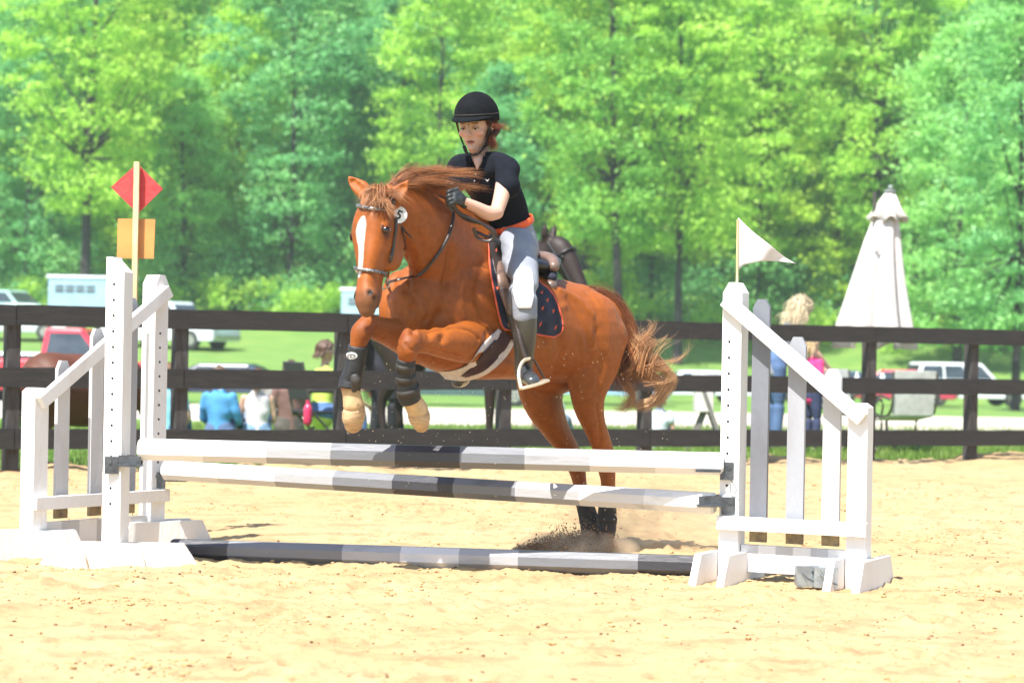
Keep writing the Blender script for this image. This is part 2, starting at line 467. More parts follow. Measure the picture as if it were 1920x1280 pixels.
for i in range(420):                                        # hoof prints
    py = 6.3 + rs.rand() ** 1.2 * 15; px = (rs.rand() - .5) * (2.4 + py * .52)
    cx_.append(px); cy_.append(py)
    rad = .045 + .03 * rs.rand(); dep = .018 + .026 * rs.rand() * (0.6 if abs(px) < 2 and py < 9.5 else 1)
    j0 = np.searchsorted(sx, px - .3); j1 = np.searchsorted(sx, px + .3)
    sub = np.s_[:, j0:j1]
    d = np.sqrt((SX[sub] - px) ** 2 + ((SY[sub] - py) * .85) ** 2) / rad
    SZ[sub] += np.where(d < 3, -dep * np.exp(-d ** 4) + dep * .6 * np.exp(-((d - 1.35) / .35) ** 2), 0)
SZ += 0.0
g = link('sand_arena', grid_mesh('sand_arena', SX, SY, SZ, M_sand)); tag(g, 'pale yellow sand of the riding arena', kind='structure')
def sand_z(x, y):
    yf = fence_y(x) + .32
    return float(sand_h(np.array([x]), np.array([y]), np.array([yf]))[0])

# small clods and dark crumbs lying in the sand
def clods(name, n, smin, smax, m, label, zone, seed):
    r = np.random.RandomState(seed)
    bm = bmesh.new(); bmesh.ops.create_icosphere(bm, subdivisions=1, radius=1.0); bm.verts.index_update()
    bv = np.array([v.co[:] for v in bm.verts]); bf = np.array([[v.index for v in f.verts] for f in bm.faces]); bm.free()
    px, py = zone(r, n)
    s = smin + (smax - smin) * r.rand(n) ** 3
    yf = fence_y(px) + .32
    pz = sand_h(px, py, yf)
    sc = np.stack([s * (.7 + .8 * r.rand(n)), s * (.7 + .6 * r.rand(n)), s * (.4 + .4 * r.rand(n))], 1)
    V = bv[None] * (1 + .45 * (r.rand(n, len(bv), 1) - .5)) * sc[:, None, :]
    a = r.rand(n) * 6.28; ca, sa = np.cos(a), np.sin(a)
    Vx = V[..., 0] * ca[:, None] - V[..., 1] * sa[:, None]; Vy = V[..., 0] * sa[:, None] + V[..., 1] * ca[:, None]
    V = np.stack([Vx + px[:, None], Vy + py[:, None], V[..., 2] + pz[:, None] + s[:, None] * .25], -1)
    F = (bf[None] + (np.arange(n) * len(bv))[:, None, None]).reshape(-1, 3)
    me = bpy.data.meshes.new(name); me.from_pydata(V.reshape(-1, 3).tolist(), [], F.tolist()); me.materials.append(m); me.update()
    return tag(link(name, me), label, kind='stuff')
def zone_clusters(r, n):
    k = 46
    cy = 6.4 + r.rand(k) ** 1.1 * 14; cx = (r.rand(k) - .5) * (1 + cy * .5)
    i = r.randint(0, k, n)
    spread = .12 + r.rand(k) * .55
    x = cx[i] + r.randn(n) * spread[i]; y = cy[i] + r.randn(n) * spread[i] * .8
    return x, np.clip(y, 5.2, None)
def zone_all(r, n):
    y = 6.0 + r.rand(n) ** 1.2 * 14; return (r.rand(n) - .5) * (1.5 + y * .52), y
M_clod = mat('sand_clod', (0.48, 0.33, 0.16), 0.95, (0.38, 0.23, 0.10), 9)
M_crumb = mat('dark_crumb', (0.20, 0.115, 0.06), 0.95, (0.11, 0.07, 0.04), 9)
clods('sand_clods', 7000, .002, .015, M_clod, 'small orange clods scattered on the sand', zone_clusters, 21)
clods('dirt_crumbs', 1300, .0015, .008, M_crumb, 'dark dirt crumbs scattered on the sand', zone_all, 22)
clods('dirt_crumbs', 2600, .002, .009, M_crumb, 'dark dirt crumbs in patches on the sand', zone_clusters, 23)

# ================================================================== board fence
fence = empty('board_fence', (0, fence_y(0), 0), 0, 'dark creosoted three rail board fence along the back of the sand arena', 'fence')
FD = Vector((1, 0.622, 0)).normalized(); FN = Vector((FD.y, -FD.x, 0))          # FN faces the arena
def fpt(s, z=0, off=0): return Vector((-4.0, 17.05, 0)) + FD * s + FN * off + Vector((0, 0, z))
s_posts = [-6.2, -4.65, -3.1, -1.55, 0.0, 1.44, 2.96, 4.62, 6.20, 7.62, 9.0, 10.42, 11.9, 13.4, 14.9, 16.4]
rr_ = random.Random(3)
for s in s_posts:
    b = MB(); top = 1.335 + rr_.random() * .03
    tw = 0.115
    b.box(fpt(s, top / 2 - .1, .012), (tw, .105, top + .2), Matrix((FD, -FN, (0, 0, 1))).transposed(), 0, .008)
    b.build('post', M_post, fence)
for row, (z0, hh, sl) in enumerate(((1.318, .165, .0022), (0.828, .162, -.0010), (0.335, .162, -.0055))):
    stag = (row % 2)
    idx = list(range(stag, len(s_posts), 2))
    if idx[0] != 0: idx = [0] + idx
    if idx[-1] != len(s_posts) - 1: idx.append(len(s_posts) - 1)
    for a, c in zip(idx[:-1], idx[1:]):
        b = MB(); s0, s1 = s_posts[a], s_posts[c]; n = 14
        za = z0 + rr_.uniform(-.008, .008) + sl * s0; zb = z0 + rr_.uniform(-.008, .008) + sl * s1
        vs, fs = [], []
        for i in range(n + 1):
            t = i / n; s = s0 + .004 + (s1 - s0 - .008) * t
            zc = za + (zb - za) * t + math.sin(t * math.pi) * rr_.uniform(-.004, .001)
            hw = hh / 2 + rr_.uniform(-.003, .003)
            for off in (.075, .112):
                for zz in (-hw, hw): vs.append(fpt(s, zc + zz, off + rr_.uniform(-.001, .001)))
        for i in range(n):
            o = i * 4
            for q in ((0, 1, 5, 4), (3, 2, 6, 7), (1, 3, 7, 5), (2, 0, 4, 6)): fs.append(tuple(o + j for j in q))
        fs += [(0, 2, 3, 1), (n * 4, n * 4 + 1, n * 4 + 3, n * 4 + 2)]
        b.add(vs, fs, 0, False); b.build('rail', M_fence, fence)

# ================================================================== jump standards
def holes(par, p, nrm, z0, z1, step):
    z = z0; me0 = None
    while z < z1:
        if me0 is None:
            b = MB(); b.cyl(-nrm * .004, nrm * .0025, .0062, 8, 0); me0 = b.mesh('pin_hole', M_black)
        o = link('pin_hole', me0, par); o.location = p + Vector((0, 0, z)); z += step
def post_mesh(base, h, w, X, Yv, slope=None, chamfer=.05):
    """square post with cut top, corners along X (right) and Yv (away)"""
    b = MB(); hw = w / 2; Zv = Vector((0, 0, 1))
    if slope == 'slant':
        poly = [(-hw, -.03), (hw, -.03), (hw, h - .075), (hw - .055, h - .02), (-hw + .035, h), (-hw, h)]
    else:
        poly = [(-hw, -.03), (hw, -.03), (hw, h - chamfer), (hw - .03, h), (-hw + .03, h), (-hw, h - chamfer)]
    b.prism(poly, X, Zv, base - Yv * hw, Yv * w)
    return b
def cup(b, at, dirv, up=Vector((0, 0, 1)), L=.16, towards=Vector((0, -1, 0))):
    """steel jump cup: back plate on the post, pin and curved tray"""
    d = Vector(dirv).normalized(); t = Vector(towards)
    b.bar(at - d * .045, at + d * .02, .012, .085, up)
    b.bar(at + d * .02, at + d * .14, .075, .010, up)
    b.bar(at + d * .02 + up * .025 , at + d * .13 + up * .018, .008, .052, up)
    c2 = at + t * -.07
    b.bar(c2 + d * .02 + up * .025 , c2 + d * .13 + up * .018, .008, .052, up)
    b.cyl(at - d * .02 + t * .012 + up * .02, at - d * .02 - t * .012 + up * .02, .012, 10)

ZV = Vector((0, 0, 1))
# --- A: single post schooling standard
D_A = 10.6
baseA = G(222, D_A); baseA.z = 0
sa = empty('post_standard', baseA, 0, 'white single post jump standard with pin holes, left end of the poles', 'jump standard')
Xa = Vector((.93, -.36, 0)).normalized(); Ya = Vector((.36, .93, 0)).normalized()
Xa = Vector((1, -.10, 0)).normalized(); Ya = Vector((-.55, 1, 0)).normalized()
Ya = Vector((.10, 1, 0)).normalized()
ang = R(-16)
Xa = Vector((math.cos(ang), math.sin(ang), 0)); Ya = Vector((-math.sin(ang), math.cos(ang), 0))
pm = post_mesh(baseA, 1.52, .098, Xa, Ya, 'slant'); post = pm.build('post', M_white, sa)
holes(post, baseA - Ya * .049 - Xa * .005, -Ya, .30, 1.40, .0775)
for sy, o in ((-1, -.068), (1, .068)):
    f = MB(); f.prism([(-.36, -.02), (.36, -.02), (.27, .105), (-.27, .105)] if sy < 0 else [(-.34, -.02), (.36, -.02), (.28, .10), (-.27, .10)], Vector((1, 0, 0)), ZV, baseA + Vector((-.01 if sy < 0 else 0.05, o - .019, 0)), Vector((0, .038, 0)))
    f.build('foot_board', M_white_dirty, sa)
for xx in (-.20, .085):
    f = MB(); f.prism([(-.09, -.02), (.09, -.02), (.07, .06), (-.07, .06)], Vector((1, 0, 0)), ZV, baseA + Vector((xx, -.118, 0)), Vector((0, .028, 0)))
    f.build('foot_block', M_white_dirty, sa)
cb = MB(); z_poleA = P(265, 843, D_A).z
cup(cb, baseA + Vector((.0, -.066, z_poleA - .075)), Vector((1, .06, 0)), towards=Vector((0, -1, 0)))
cb.build('jump_cup', M_steel, sa)

# --- wing standards
def wing(name, label, pT, pS, hT, hS, flip, cups, feet_dir, foot_off, pick_top, pm=None):
    W = (pS - pT); L = W.length; w = W.normalized()
    if w.x < 0: X = -w
    else: X = w
    Yv = Vector((-X.y, X.x, 0))
    if Yv.y < 0: Yv = -Yv
    o = empty(name, (pT + pS) / 2, 0, label, 'jump standard')
    pt = post_mesh(pT, hT, .098, X, Yv).build('tall_post', M_white, o)
    post_mesh(pS, hS, .095, X, Yv, chamfer=.02).build('short_post', M_white, o)
    holes(pt, pT - Yv * .049 - X * .012, -Yv, .30, hT - .25, .0775)
    # diagonal rail: sits on the front of both posts
    fr = -Yv * .068
    a = pT + ZV * (hT - .085) + fr - w * .03; c = pS + ZV * (hS - .075) + fr + w * .03
    b = MB(); b.bar(a, c, .038, .068, up=ZV, bevel=.004); b.build('diagonal_rail', M_white, o)
    b = MB(); b.bar(pT + ZV * .275 + fr - w * .05, pS + ZV * .275 + fr + w * .06, .036, .066, up=ZV, bevel=.003); b.build('lower_rail', M_white, o)
    # striped bottom board between the posts
    n = 6
    b = MB()
    for i in range(n):
        p0 = pT + w * (.055 + (L - .11) * i / n); p1 = pT + w * (.055 + (L - .11) * (i + 1) / n)
        b.bar(p0 + ZV * .105, p1 + ZV * .105, .036, .13, up=ZV, mi=(i % 2))
    b.build('striped_board', [M_g1, M_white], o)
    for i, (t, m) in enumerate(zip((.21, .50, .78), pm or (M_g3, M_g2, M_g1))):
        q = pT + w * (L * t); zt = pick_top[i]; hw = .043
        dz = q - Yv * .008
        b = MB(); b.prism([(-hw, .245), (hw, .245), (hw, zt - .045), (hw - .022, zt), (-hw + .022, zt), (-hw, zt - .045)], X, ZV, dz, Yv * .022)
        pk = b.build('picket', m, o)
        b = MB(); b.prism([(-hw + .001, .185), (hw - .001, .185), (hw - .001, .245), (-hw + .001, .245)], X, ZV, dz + Yv * .001, Yv * .020)
        b.build('bare_end', M_rawwood, pk)
    fd = Vector(feet_dir).normalized(); side = Vector((fd.y, -fd.x, 0))
    for q, off in ((pT, foot_off[0]), (pS, foot_off[1])):
        for k in (-1, 1):
            b = MB(); b.prism([(-.30, -.03), (.30, -.03), (.215, .135), (-.215, .135)], fd, ZV, q + side * (k * .070 - .018) + fd * off, side * .036)
            b.build('foot_board', M_white, o)
    for (z, dv, at) in cups:
        b = MB(); cup(b, pT + fr * 1.0 + ZV * z + X * at, dv); 
        b.build('jump_cup', M_steel, o)
    return o, pt
pTB = G(290, 11.6); pSB = G(68, 10.88); pTB.z = pSB.z = 0
zB = P(310, 882, 11.5).z
wB, _ = wing('wing_standard', 'white wing jump standard with grey pickets and short outer post at the far left', pTB, pSB, 1.47, .86, False,
             [(zB - .055, Vector((1, 0, 0)), 0.0)], (.8, .6, 0), (0.05, -.02), (1.34, 1.17, 1.00), (M_g2, M_g1, M_g1))
pTR = G(1378, 10.4); pSR = G(1616, 10.12); pTR.z = pSR.z = 0
zR1 = P(1350, 868, 10.4).z; zR2 = P(1335, 940, 10.4).z
wR, postR = wing('wing_standard', 'white wing jump standard holding a white flag at the right end of the poles', pTR, pSR, 1.44, .87, True,
                 [(zR1 - .035, Vector((-1, 0, 0)), -.02), (zR2 - .015, Vector((-1, 0.0, 0)), -.01)], (.45, .9, 0), (-.05, 0.02), (1.36, 1.18, 1.03))
# safety cord on the upper cup
b = MB(); q = P(1362, 892, 10.3)
b.tube([q, q + Vector((.03, 0, -.03)), q + Vector((.05, 0, -.07)), q + Vector((.025, 0, -.085)), q + Vector((.02, 0, -.04))], .0022, 5, 4)
b.build('safety_cord', M_steel, wR)

# --- poles (octagonal, painted in nine bands)
def pole(name, label, a, c, r, order):
    a = Vector(a); c = Vector(c); d = c - a; L = d.length; x = d.normalized(); y = ZV.cross(x).normalized(); z = x.cross(y)
    o = empty(name, a, 0, label, 'jump pole', 'striped jump poles')
    ring = lambda t, rr, dz=0: [a + x * t + (y * math.cos(R(22.5 + 45 * i)) + z * math.sin(R(22.5 + 45 * i))) * rr for i in range(8)]
    n = 9
    b = MB()
    st = []
    for i in range(n):
        t0 = L * i / n; t1 = L * (i + 1) / n; mi = order[i]
        r0, r1 = ring(t0, r), ring(t1, r)
        b.add(r0 + r1, [(j, j + 8, (j + 1) % 8 + 8, (j + 1) % 8) for j in range(8)], mi, False)
    for t, s, mi in ((0, -1, order[0]), (L, 1, order[-1])):
        r0 = ring(t, r); r1 = ring(t + s * .012, r * .8)
        fs = [(j, j + 8, (j + 1) % 8 + 8, (j + 1) % 8) for j in range(8)] + [tuple(range(8, 16))]
        b.add(r0 + r1, fs, mi, False)
    me = b.mesh(name, M_pole)
    bm = bmesh.new(); bm.from_mesh(me); bmesh.ops.remove_doubles(bm, verts=bm.verts, dist=1e-5); bmesh.ops.recalc_face_normals(bm, faces=bm.faces); bm.to_mesh(me); bm.free()
    link('shaft', me, o)
    return o
ordA = [0, 1, 2, 3, 4, 3, 2, 1, 0]; ordG = [4, 3, 3, 2, 1, 2, 3, 3, 4]
pole('jump_pole', 'upper white to grey banded pole with dark centre, resting in the highest cups', P(265, 842, D_A - .02), P(1352, 869, 10.37), .058, ordA)
pole('jump_pole', 'lower raised white to grey banded pole, dark centre, just beneath the highest pole', P(312, 881, 11.5), P(1337, 943, 10.4), .055, ordA)
gA = G(332, 10.95); gB = G(1318, 10.52)
gA.z = .045; gB.z = .045
pole('jump_pole', 'black to grey banded ground pole with pale centre lying on the sand', gA, gB, .055, ordG)

# spare cups lying by the right standard
for k, (px, D, rz, lab) in enumerate(((1522, 10.02, .1, 'left one of two spare zinc jump cups on the sand by the wing standard'), (1556, 9.98, -.25, 'right one of two spare zinc jump cups on the sand by the wing standard'))):
    p = G(px, D); p.z = 0.055
    o = empty('spare_jump_cup', p, 0, lab, 'jump cup', 'spare jump cups on the sand')
    ca, sn = math.cos(rz), math.sin(rz); d = Vector((ca, sn, 0))
    b = MB(); b.bar(p - d * .055, p + d * .055, .008, .10, bevel=.002); b.build('back_plate', M_steel2, o)
    b = MB(); b.bar(p - d * .05 + Vector((0, .04, -.02)), p + d * .05 + Vector((0, .04, -.02)), .07, .008); b.build('tray', M_steel2, o)
    for e in (-1, 1):
        b = MB(); b.bar(p + d * .052 * e, p + d * .052 * e + Vector((0, .075, 0)), .006, .09); b.build('side_plate', M_steel2, o)
    b = MB(); b.cyl(p + d * .025 + Vector((0, -.004, .02)), p + d * .025 + Vector((0, -.012, .02)), .009, 10); b.tube([p + d * -.03 + Vector((0, -.012, .02)), p + Vector((0, -.03, -.01)), p + d * .05 + Vector((0, -.02, -.03))], .003, 5, 3); b.build('pin', M_steel, o)

# --- white pennant on the right standard
D = 10.42; f0 = P(1382, 535, D); f1 = P(1384, 406, D)
fl = empty('pennant_flag', f0, 0, 'white triangular pennant on a thin wooden stick on top of the right jump standard', 'flag')
b = MB(); b.cyl(f0 - ZV * .03, P(1383.5, 412, D), .0065, 8); b.build('flag_stick', M_pine, fl)
nu, nv = 22, 14
pa, pb_, pt = P(1384, 408, D), P(1382, 518, D), P(1491, 494, D)
vs = []; fs = []
for i in range(nu + 1):
    u = i / nu
    top = pa.lerp(pt, u) ; top.z -= .012 * math.sin(u * math.pi) ; bot = P(1384, 500, D).lerp(pt, u); bot.z += .02 * math.sin(u * math.pi)
    if u < .08: bot = P(1382 + 20 * u, 518 - 230 * u, D)
    for j in range(nv + 1):
        q = top.lerp(bot, j / nv); q.y += .022 * math.sin(u * 9 + j * .12) * min(1, u * 3) ; vs.append(q)
for i in range(nu):
    for j in range(nv): fs.append((i * (nv + 1) + j, (i + 1) * (nv + 1) + j, (i + 1) * (nv + 1) + j + 1, i * (nv + 1) + j + 1))
b = MB(); b.add(vs, fs); o = b.build('pennant', M_cloth, fl)
sd = o.modifiers.new('thick', 'SOLIDIFY'); sd.thickness = .0015

# --- marker stake with two boards
D = 11.95
s0 = G(249, D, -.02); s1 = P(257, 304, D)
mk = empty('marker_stake', (s0.x, D, 0), 0, 'pale wooden stake with a red diamond board above an orange square board', 'sign')
b = MB(); b.bar(s0, s1, .031, .031, up=(0, 1, 0), bevel=.002); b.build('stake', M_pine, mk)
yd = D + .032
dia = [P(257, 307, yd), P(305, 354, yd), P(258, 400, yd), P(208, 351, yd)]
b = MB(); b.add(dia + [p + Vector((0, .014, 0)) for p in dia], [(0, 1, 2, 3), (7, 6, 5, 4), (0, 4, 5, 1), (1, 5, 6, 2), (2, 6, 7, 3), (3, 7, 4, 0)], 0, False)
b.build('diamond_board', M_red, mk)
sq = [P(221, 410, yd), P(291, 411, yd), P(288, 485, yd), P(219, 483.5, yd)]
b = MB(); b.add(sq + [p + Vector((0, .014, 0)) for p in sq], [(0, 1, 2, 3), (7, 6, 5, 4), (0, 4, 5, 1), (1, 5, 6, 2), (2, 6, 7, 3), (3, 7, 4, 0)], 0, False)
b.build('square_board', M_orange, mk)
# ================================================================== the chestnut horse
HF = Vector((-.66, -.75, 0)).normalized()               # heading
HS = Vector((.75, -.66, 0)).normalized()                # its left, towards the camera
def colr(pts, cen, r, hard=2.0):
    d = np.linalg.norm((pts - np.array(tuple(cen))), axis=1) / r
    return np.exp(-d ** (2 * hard))
hb_ = MB()
# trunk
T = [((1118, 608), 11.62, .15, .17), ((1092, 622), 11.52, .245, .245), ((1052, 622), 11.38, .275, .272), ((1000, 614), 11.22, .272, .275), ((945, 606), 11.06, .275, .292),
     ((892, 594), 10.92, .265, .325), ((845, 580), 10.78, .235, .325), ((808, 572), 10.66, .20, .295), ((783, 562), 10.57, .145, .18)]
hb_.loft([P(*p, D) for p, D, a, b in T], [(a, b) for p, D, a, b in T], up=(0, 0, 1), n=32, k=4, power=2.15)
# neck
N = [((868, 520), 10.86, .17, .31), ((835, 478), 10.68, .145, .265), ((805, 440), 10.50, .115, .205), ((772, 405), 10.35, .092, .155), ((738, 388), 10.24, .078, .12), ((716, 392), 10.18, .07, .09)]
nd = (P(*N[-1][0], N[-1][1]) - P(*N[0][0], N[0][1])).normalized()
hb_.loft([P(*p, D) for p, D, a, b in N], [(a, b) for p, D, a, b in N], up=Vector((.35, .5, .8)), n=28, k=4)
# crest ridge and withers
hb_.loft([P(905, 425, 10.98), P(868, 395, 10.82), P(835, 362, 10.66), P(800, 345, 10.48), P(765, 345, 10.34), P(730, 362, 10.24)], [.05, .055, .055, .05, .045, .04], n=12)
hb_.ell(P(905, 470, 10.98), (.10, .20, .13), Matrix((HS, HF, ZV)).transposed())
# shoulder muscle, breast
MH = Matrix((HS, HF, ZV)).transposed()
hb_.ell(P(862, 560, 10.68), (.10, .17, .25), MH @ Matrix.Rotation(R(-18), 3, 'X'))
hb_.ell(P(768, 585, 10.50), (.11, .12, .17), MH)
hb_.ell(P(752, 575, 10.60), (.09, .13, .18), MH)
hb_.ell(P(800, 640, 10.62), (.14, .13, .11), MH)
# croup / thighs
hb_.ell(P(1105, 628, 11.32), (.14, .22, .24), MH)
hb_.ell(P(1078, 590, 11.35), (.15, .20, .17), MH)
hb_.ell(P(1052, 620, 11.62), (.14, .22, .24), MH)
hb_.ell(P(1040, 560, 11.38), (.13, .22, .10), MH)
# near hind leg (image right)
hb_.loft([P(1118, 625, 11.40), P(1108, 690, 11.33), P(1103, 745, 11.32), P(1112, 790, 11.40), P(1128, 835, 11.50), P(1136, 868, 11.56), P(1140, 905, 11.56), P(1139, 950, 11.56), P(1137, 985, 11.56)],
         [(.15, .20), (.115, .165), (.078, .115), (.056, .075), (.047, .062), (.050, .060), (.037, .040), (.035, .036), (.040, .040)], up=HF, n=20, k=4)
hb_.loft([P(1132, 850, 11.58), P(1140, 862, 11.60), P(1144, 880, 11.58)], [.028, .034, .024], n=10)
hb_.loft([P(1137, 980, 11.56), P(1134, 1006, 11.52), P(1131, 1020, 11.50)], [.044, .036, .038], n=16)
# far hind leg (image left)
hb_.loft([P(1045, 650, 11.62), P(1018, 705, 11.52), P(1018, 752, 11.50), P(1038, 795, 11.57), P(1066, 838, 11.66), P(1080, 872, 11.70), P(1089, 915, 11.69), P(1100, 960, 11.68), P(1108, 990, 11.67)],
         [(.14, .20), (.125, .17), (.095, .128), (.068, .088), (.050, .064), (.048, .056), (.036, .039), (.036, .038), (.040, .041)], up=HF, n=20, k=4)
hb_.loft([P(1072, 848, 11.72), P(1086, 862, 11.75), P(1088, 882, 11.72)], [.026, .032, .022], n=10)
hb_.loft([P(1108, 985, 11.66), P(1106, 1008, 11.61), P(1104, 1020, 11.58)], [.043, .036, .038], n=16)
hb_.ell(P(1035, 715, 11.45), (.13, .16, .07), MH)     # stifle fold / sheath
# near foreleg (image right): elbow, folded knee, cannon, pastern
hb_.loft([P(898, 640, 10.66), P(866, 642, 10.47), P(828, 642, 10.32), P(798, 640, 10.21), P(775, 640, 10.14)], [(.085, .10), (.078, .098), (.066, .078), (.052, .058), (.050, .056)], up=ZV, n=20, k=4)
hb_.loft([P(772, 632, 10.13), P(764, 652, 10.10), P(762, 672, 10.12), P(760, 700, 10.15), P(763, 728, 10.19), P(768, 745, 10.22)], [(.052, .052), (.054, .052), (.040, .042), (.032, .036), (.036, .040), (.043, .043)], up=HF, n=18, k=4)
hb_.loft([P(768, 742, 10.22), P(776, 756, 10.245), P(783, 768, 10.265)], [.046, .047, .051], n=16)
# far foreleg (image left)
hb_.loft([P(785, 640, 10.62), P(755, 632, 10.48), P(722, 620, 10.32), P(697, 613, 10.22)], [(.09, .115), (.075, .09), (.058, .068), (.054, .056)], up=ZV, n=20, k=4)
hb_.loft([P(692, 606, 10.19), P(678, 622, 10.16), P(672, 645, 10.16), P(666, 675, 10.17), P(659, 705, 10.19), P(655, 722, 10.20)], [(.050, .050), (.056, .054), (.042, .044), (.034, .037), (.036, .040), (.043, .043)], up=HF, n=18, k=4)
hb_.loft([P(655, 722, 10.20), P(660, 741, 10.21), P(663, 757, 10.22)], [.046, .047, .052], n=16)
hb_.ell(P(850, 660, 10.72), (.14, .26, .10), MH)
hb_.ell(P(915, 680, 10.88), (.16, .30, .09), MH)
# girth underside and dock
hb_.loft([P(1098, 560, 11.58), P(1122, 566, 11.70), P(1140, 585, 11.78)], [.06, .045, .03], n=12)

# head frame
HO = P(712, 378, 10.20); HM = P(687, 567, 10.01)
Hd = (HM - HO).normalized()
Hs = Vector((.80, -.60, -.02)); Hs = (Hs - Hd * Hs.dot(Hd)).normalized()      # its left
Hn = Hd.cross(Hs).normalized()
if Hn.y > 0: Hn = -Hn                                                    # face normal, towards camera-left
def HP(t, s, n): return HO + Hd * t + Hs * s + Hn * n
hl = (HM - HO).length
K = [(-.015, .055, .075, -.02), (.04, .078, .10, -.005), (.10, .096, .108, 0), (.155, .100, .108, .0), (.22, .086, .094, .0), (.29, .064, .074, .004), (.36, .049, .060, .006), (.42, .046, .055, .006), (.47, .052, .056, .004), (.505, .052, .052, -.002), (.53, .040, .040, -.010)]
sc_ = hl / .50
hb_.loft([HP(t * sc_, 0, o) for t, a, b, o in K], [(a, b) for t, a, b, o in K], up=Hn, n=32, k=4, power=2.75)
MHd = Matrix((Hs, Hd, Hn)).transposed()
for sgn in (-1, 1):
    hb_.ell(HP(.215, sgn * .046, -.085), (.036, .125, .085), MHd)         # cheek
    hb_.ell(HP(.165, sgn * .084, .042), (.024, .040, .026), MHd)          # brow
    hb_.ell(HP(.20, sgn * .084, .018), (.018, .034, .028), MHd)
    hb_.ell(HP(.04, sgn * .060, .02), (.03, .05, .04), MHd)
    hb_.loft([HP(.19, sgn * .074, .015), HP(.25, sgn * .062, .012), HP(.33, sgn * .050, .008)], [.016, .012, .008], n=10)   # facial crest
    hb_.loft([HP(.475, sgn * .030, .030), HP(.500, sgn * .047, .020), HP(.520, sgn * .040, .0)], [.020, .023, .016], n=10)   # nostril rim
hb_.loft([HP(.30, 0, -.075), HP(.38, 0, -.062), HP(.46, 0, -.060), HP(.515, 0, -.052)], [(.035, .03), (.030, .026), (.034, .03), (.028, .026)], up=Hn, n=14)  # lower jaw, chin
hb_.ell(HP(.525, 0, .004), (.040, .022, .036), MHd)
# ears
ear_R = [P(694, 372, 10.20), P(680, 356, 10.20), P(664, 342, 10.21), P(651, 329, 10.22)]
ear_L = [P(730, 386, 10.14), P(742, 370, 10.12), P(754, 354, 10.13), P(767, 336, 10.14)]
for ear in (ear_R, ear_L):
    hb_.loft(ear, [(.034, .030), (.047, .026), (.034, .017), (.006, .005)], up=Vector((0, -1, .2)), n=14, k=5)
body = fuse(hb_, .0080, 5, .5)
co = get_co(body)
nrm = np.empty(len(co) * 3); body.vertices.foreach_get('normal', nrm); nrm = nrm.reshape(-1, 3)
def push(c, r, amt, along=None):
    global co
    w = colr(co, c, r, 1)[:, None]
    d = nrm if along is None else np.array(tuple(along))[None]
    co = co + w * d * amt
# ear hollows, nostrils, eye sockets, jaw and muscle lines
EN = Vector((-.25, -.95, .1))
for ear, sx_ in ((ear_R, 1), (ear_L, -1)):
    for t in (.9, 1.5, 2.1):
        i = int(t); q = ear[i].lerp(ear[i + 1], t - i); push(q + EN * .015, .017, .020, -EN)
for sgn in (-1, 1):
    push(HP(.497, sgn * .044, .034), .012, -.022); push(HP(.510, sgn * .050, .016), .010, -.016)
    push(HP(.515, sgn * .050, .012), .010, -.010)
    push(HP(.205, sgn * .108, .035), .015, -.006)
    push(HP(.13, sgn * .075, .055), .022, -.012)
    push(HP(.085, sgn * .075, .040), .025, -.010)
    push(HP(.30, sgn * .07, -.03), .035, -.008)
push(HP(.528, .0, -.030), .014, -.010)
for s_ in np.linspace(-.04, .04, 9): push(HP(.527 - abs(s_) * .6, s_, -.028 - abs(s_) * .3), .007, -.006)
def groove(pts, r, amt):
    global co
    A = catmull([tuple(p) for p in pts], 20)
    seg = np.full(len(co), 9.0)
    for q in A: seg = np.minimum(seg, np.linalg.norm(co - q, axis=1))
    co = co + (np.exp(-(seg / r) ** 2) * amt)[:, None] * nrm
hb_bvh = bvh_of(body)
def hits(pl): return [cast(hb_bvh, x, y)[0] for x, y in pl if cast(hb_bvh, x, y)[0] is not None]
for pl, r, a in (
        ([(755, 500), (762, 540), (772, 580), (775, 620)], .020, -.022),       # between the breast muscles
        ([(845, 470), (835, 530), (825, 590), (830, 635)], .024, -.020), ([(905, 500), (895, 550), (905, 600)], .03, -.012), ([(868, 520), (862, 560), (866, 600)], .03, .012), ([(800, 560), (798, 600), (805, 630)], .018, -.012), ([(780, 650), (800, 652), (830, 660), (860, 668)], .009, -.009), ([(760, 645), (770, 655), (782, 655)], .008, -.008), ([(700, 625), (720, 632), (745, 648)], .009, -.008), ([(1000, 560), (1012, 585), (1020, 640)], .02, -.008), ([(1065, 560), (1090, 600), (1105, 650)], .022, -.010), ([(1050, 545), (1080, 560), (1110, 590)], .02, .010),       # front of shoulder
        ([(758, 470), (766, 500), (768, 535)], .012, -.014), ([(762, 480), (776, 520), (777, 560)], .008, -.010), ([(770, 540), (781, 580), (783, 612)], .010, -.010),
        ([(775, 470), (782, 510), (780, 545)], .010, -.009),
        ([(770, 430), (790, 450), (800, 490)], .020, -.008),                   # jugular
        ([(880, 670), (900, 655), (915, 625)], .018, -.012),                   # behind elbow
        ([(800, 622), (840, 615), (880, 618), (900, 635)], .014, -.012),       # forearm top crease
        ([(1035, 570), (1045, 620), (1050, 665), (1040, 700)], .030, -.014),   # flank
        ([(1120, 620), (1125, 680), (1120, 730)], .022, -.008),
        ([(1085, 640), (1082, 690), (1075, 735)], .018, -.006),
        ([(1015, 560), (1030, 580), (1060, 575)], .020, .008),
        ([(1118, 760), (1124, 800), (1126, 830)], .012, -.006)):
    q = hits(pl)
    if len(q) > 1: groove(q, r, a * 1.05)
co += nrm * ((vnoise(co[:, 0] * 9 + 5, co[:, 2] * 9 + co[:, 1] * 5, 31) - .5) * .010)[:, None]
co += nrm * ((vnoise(co[:, 0] * 24 + 5, co[:, 2] * 20 + co[:, 1] * 9, 32) - .5) * .0015)[:, None]
set_co(body, co)
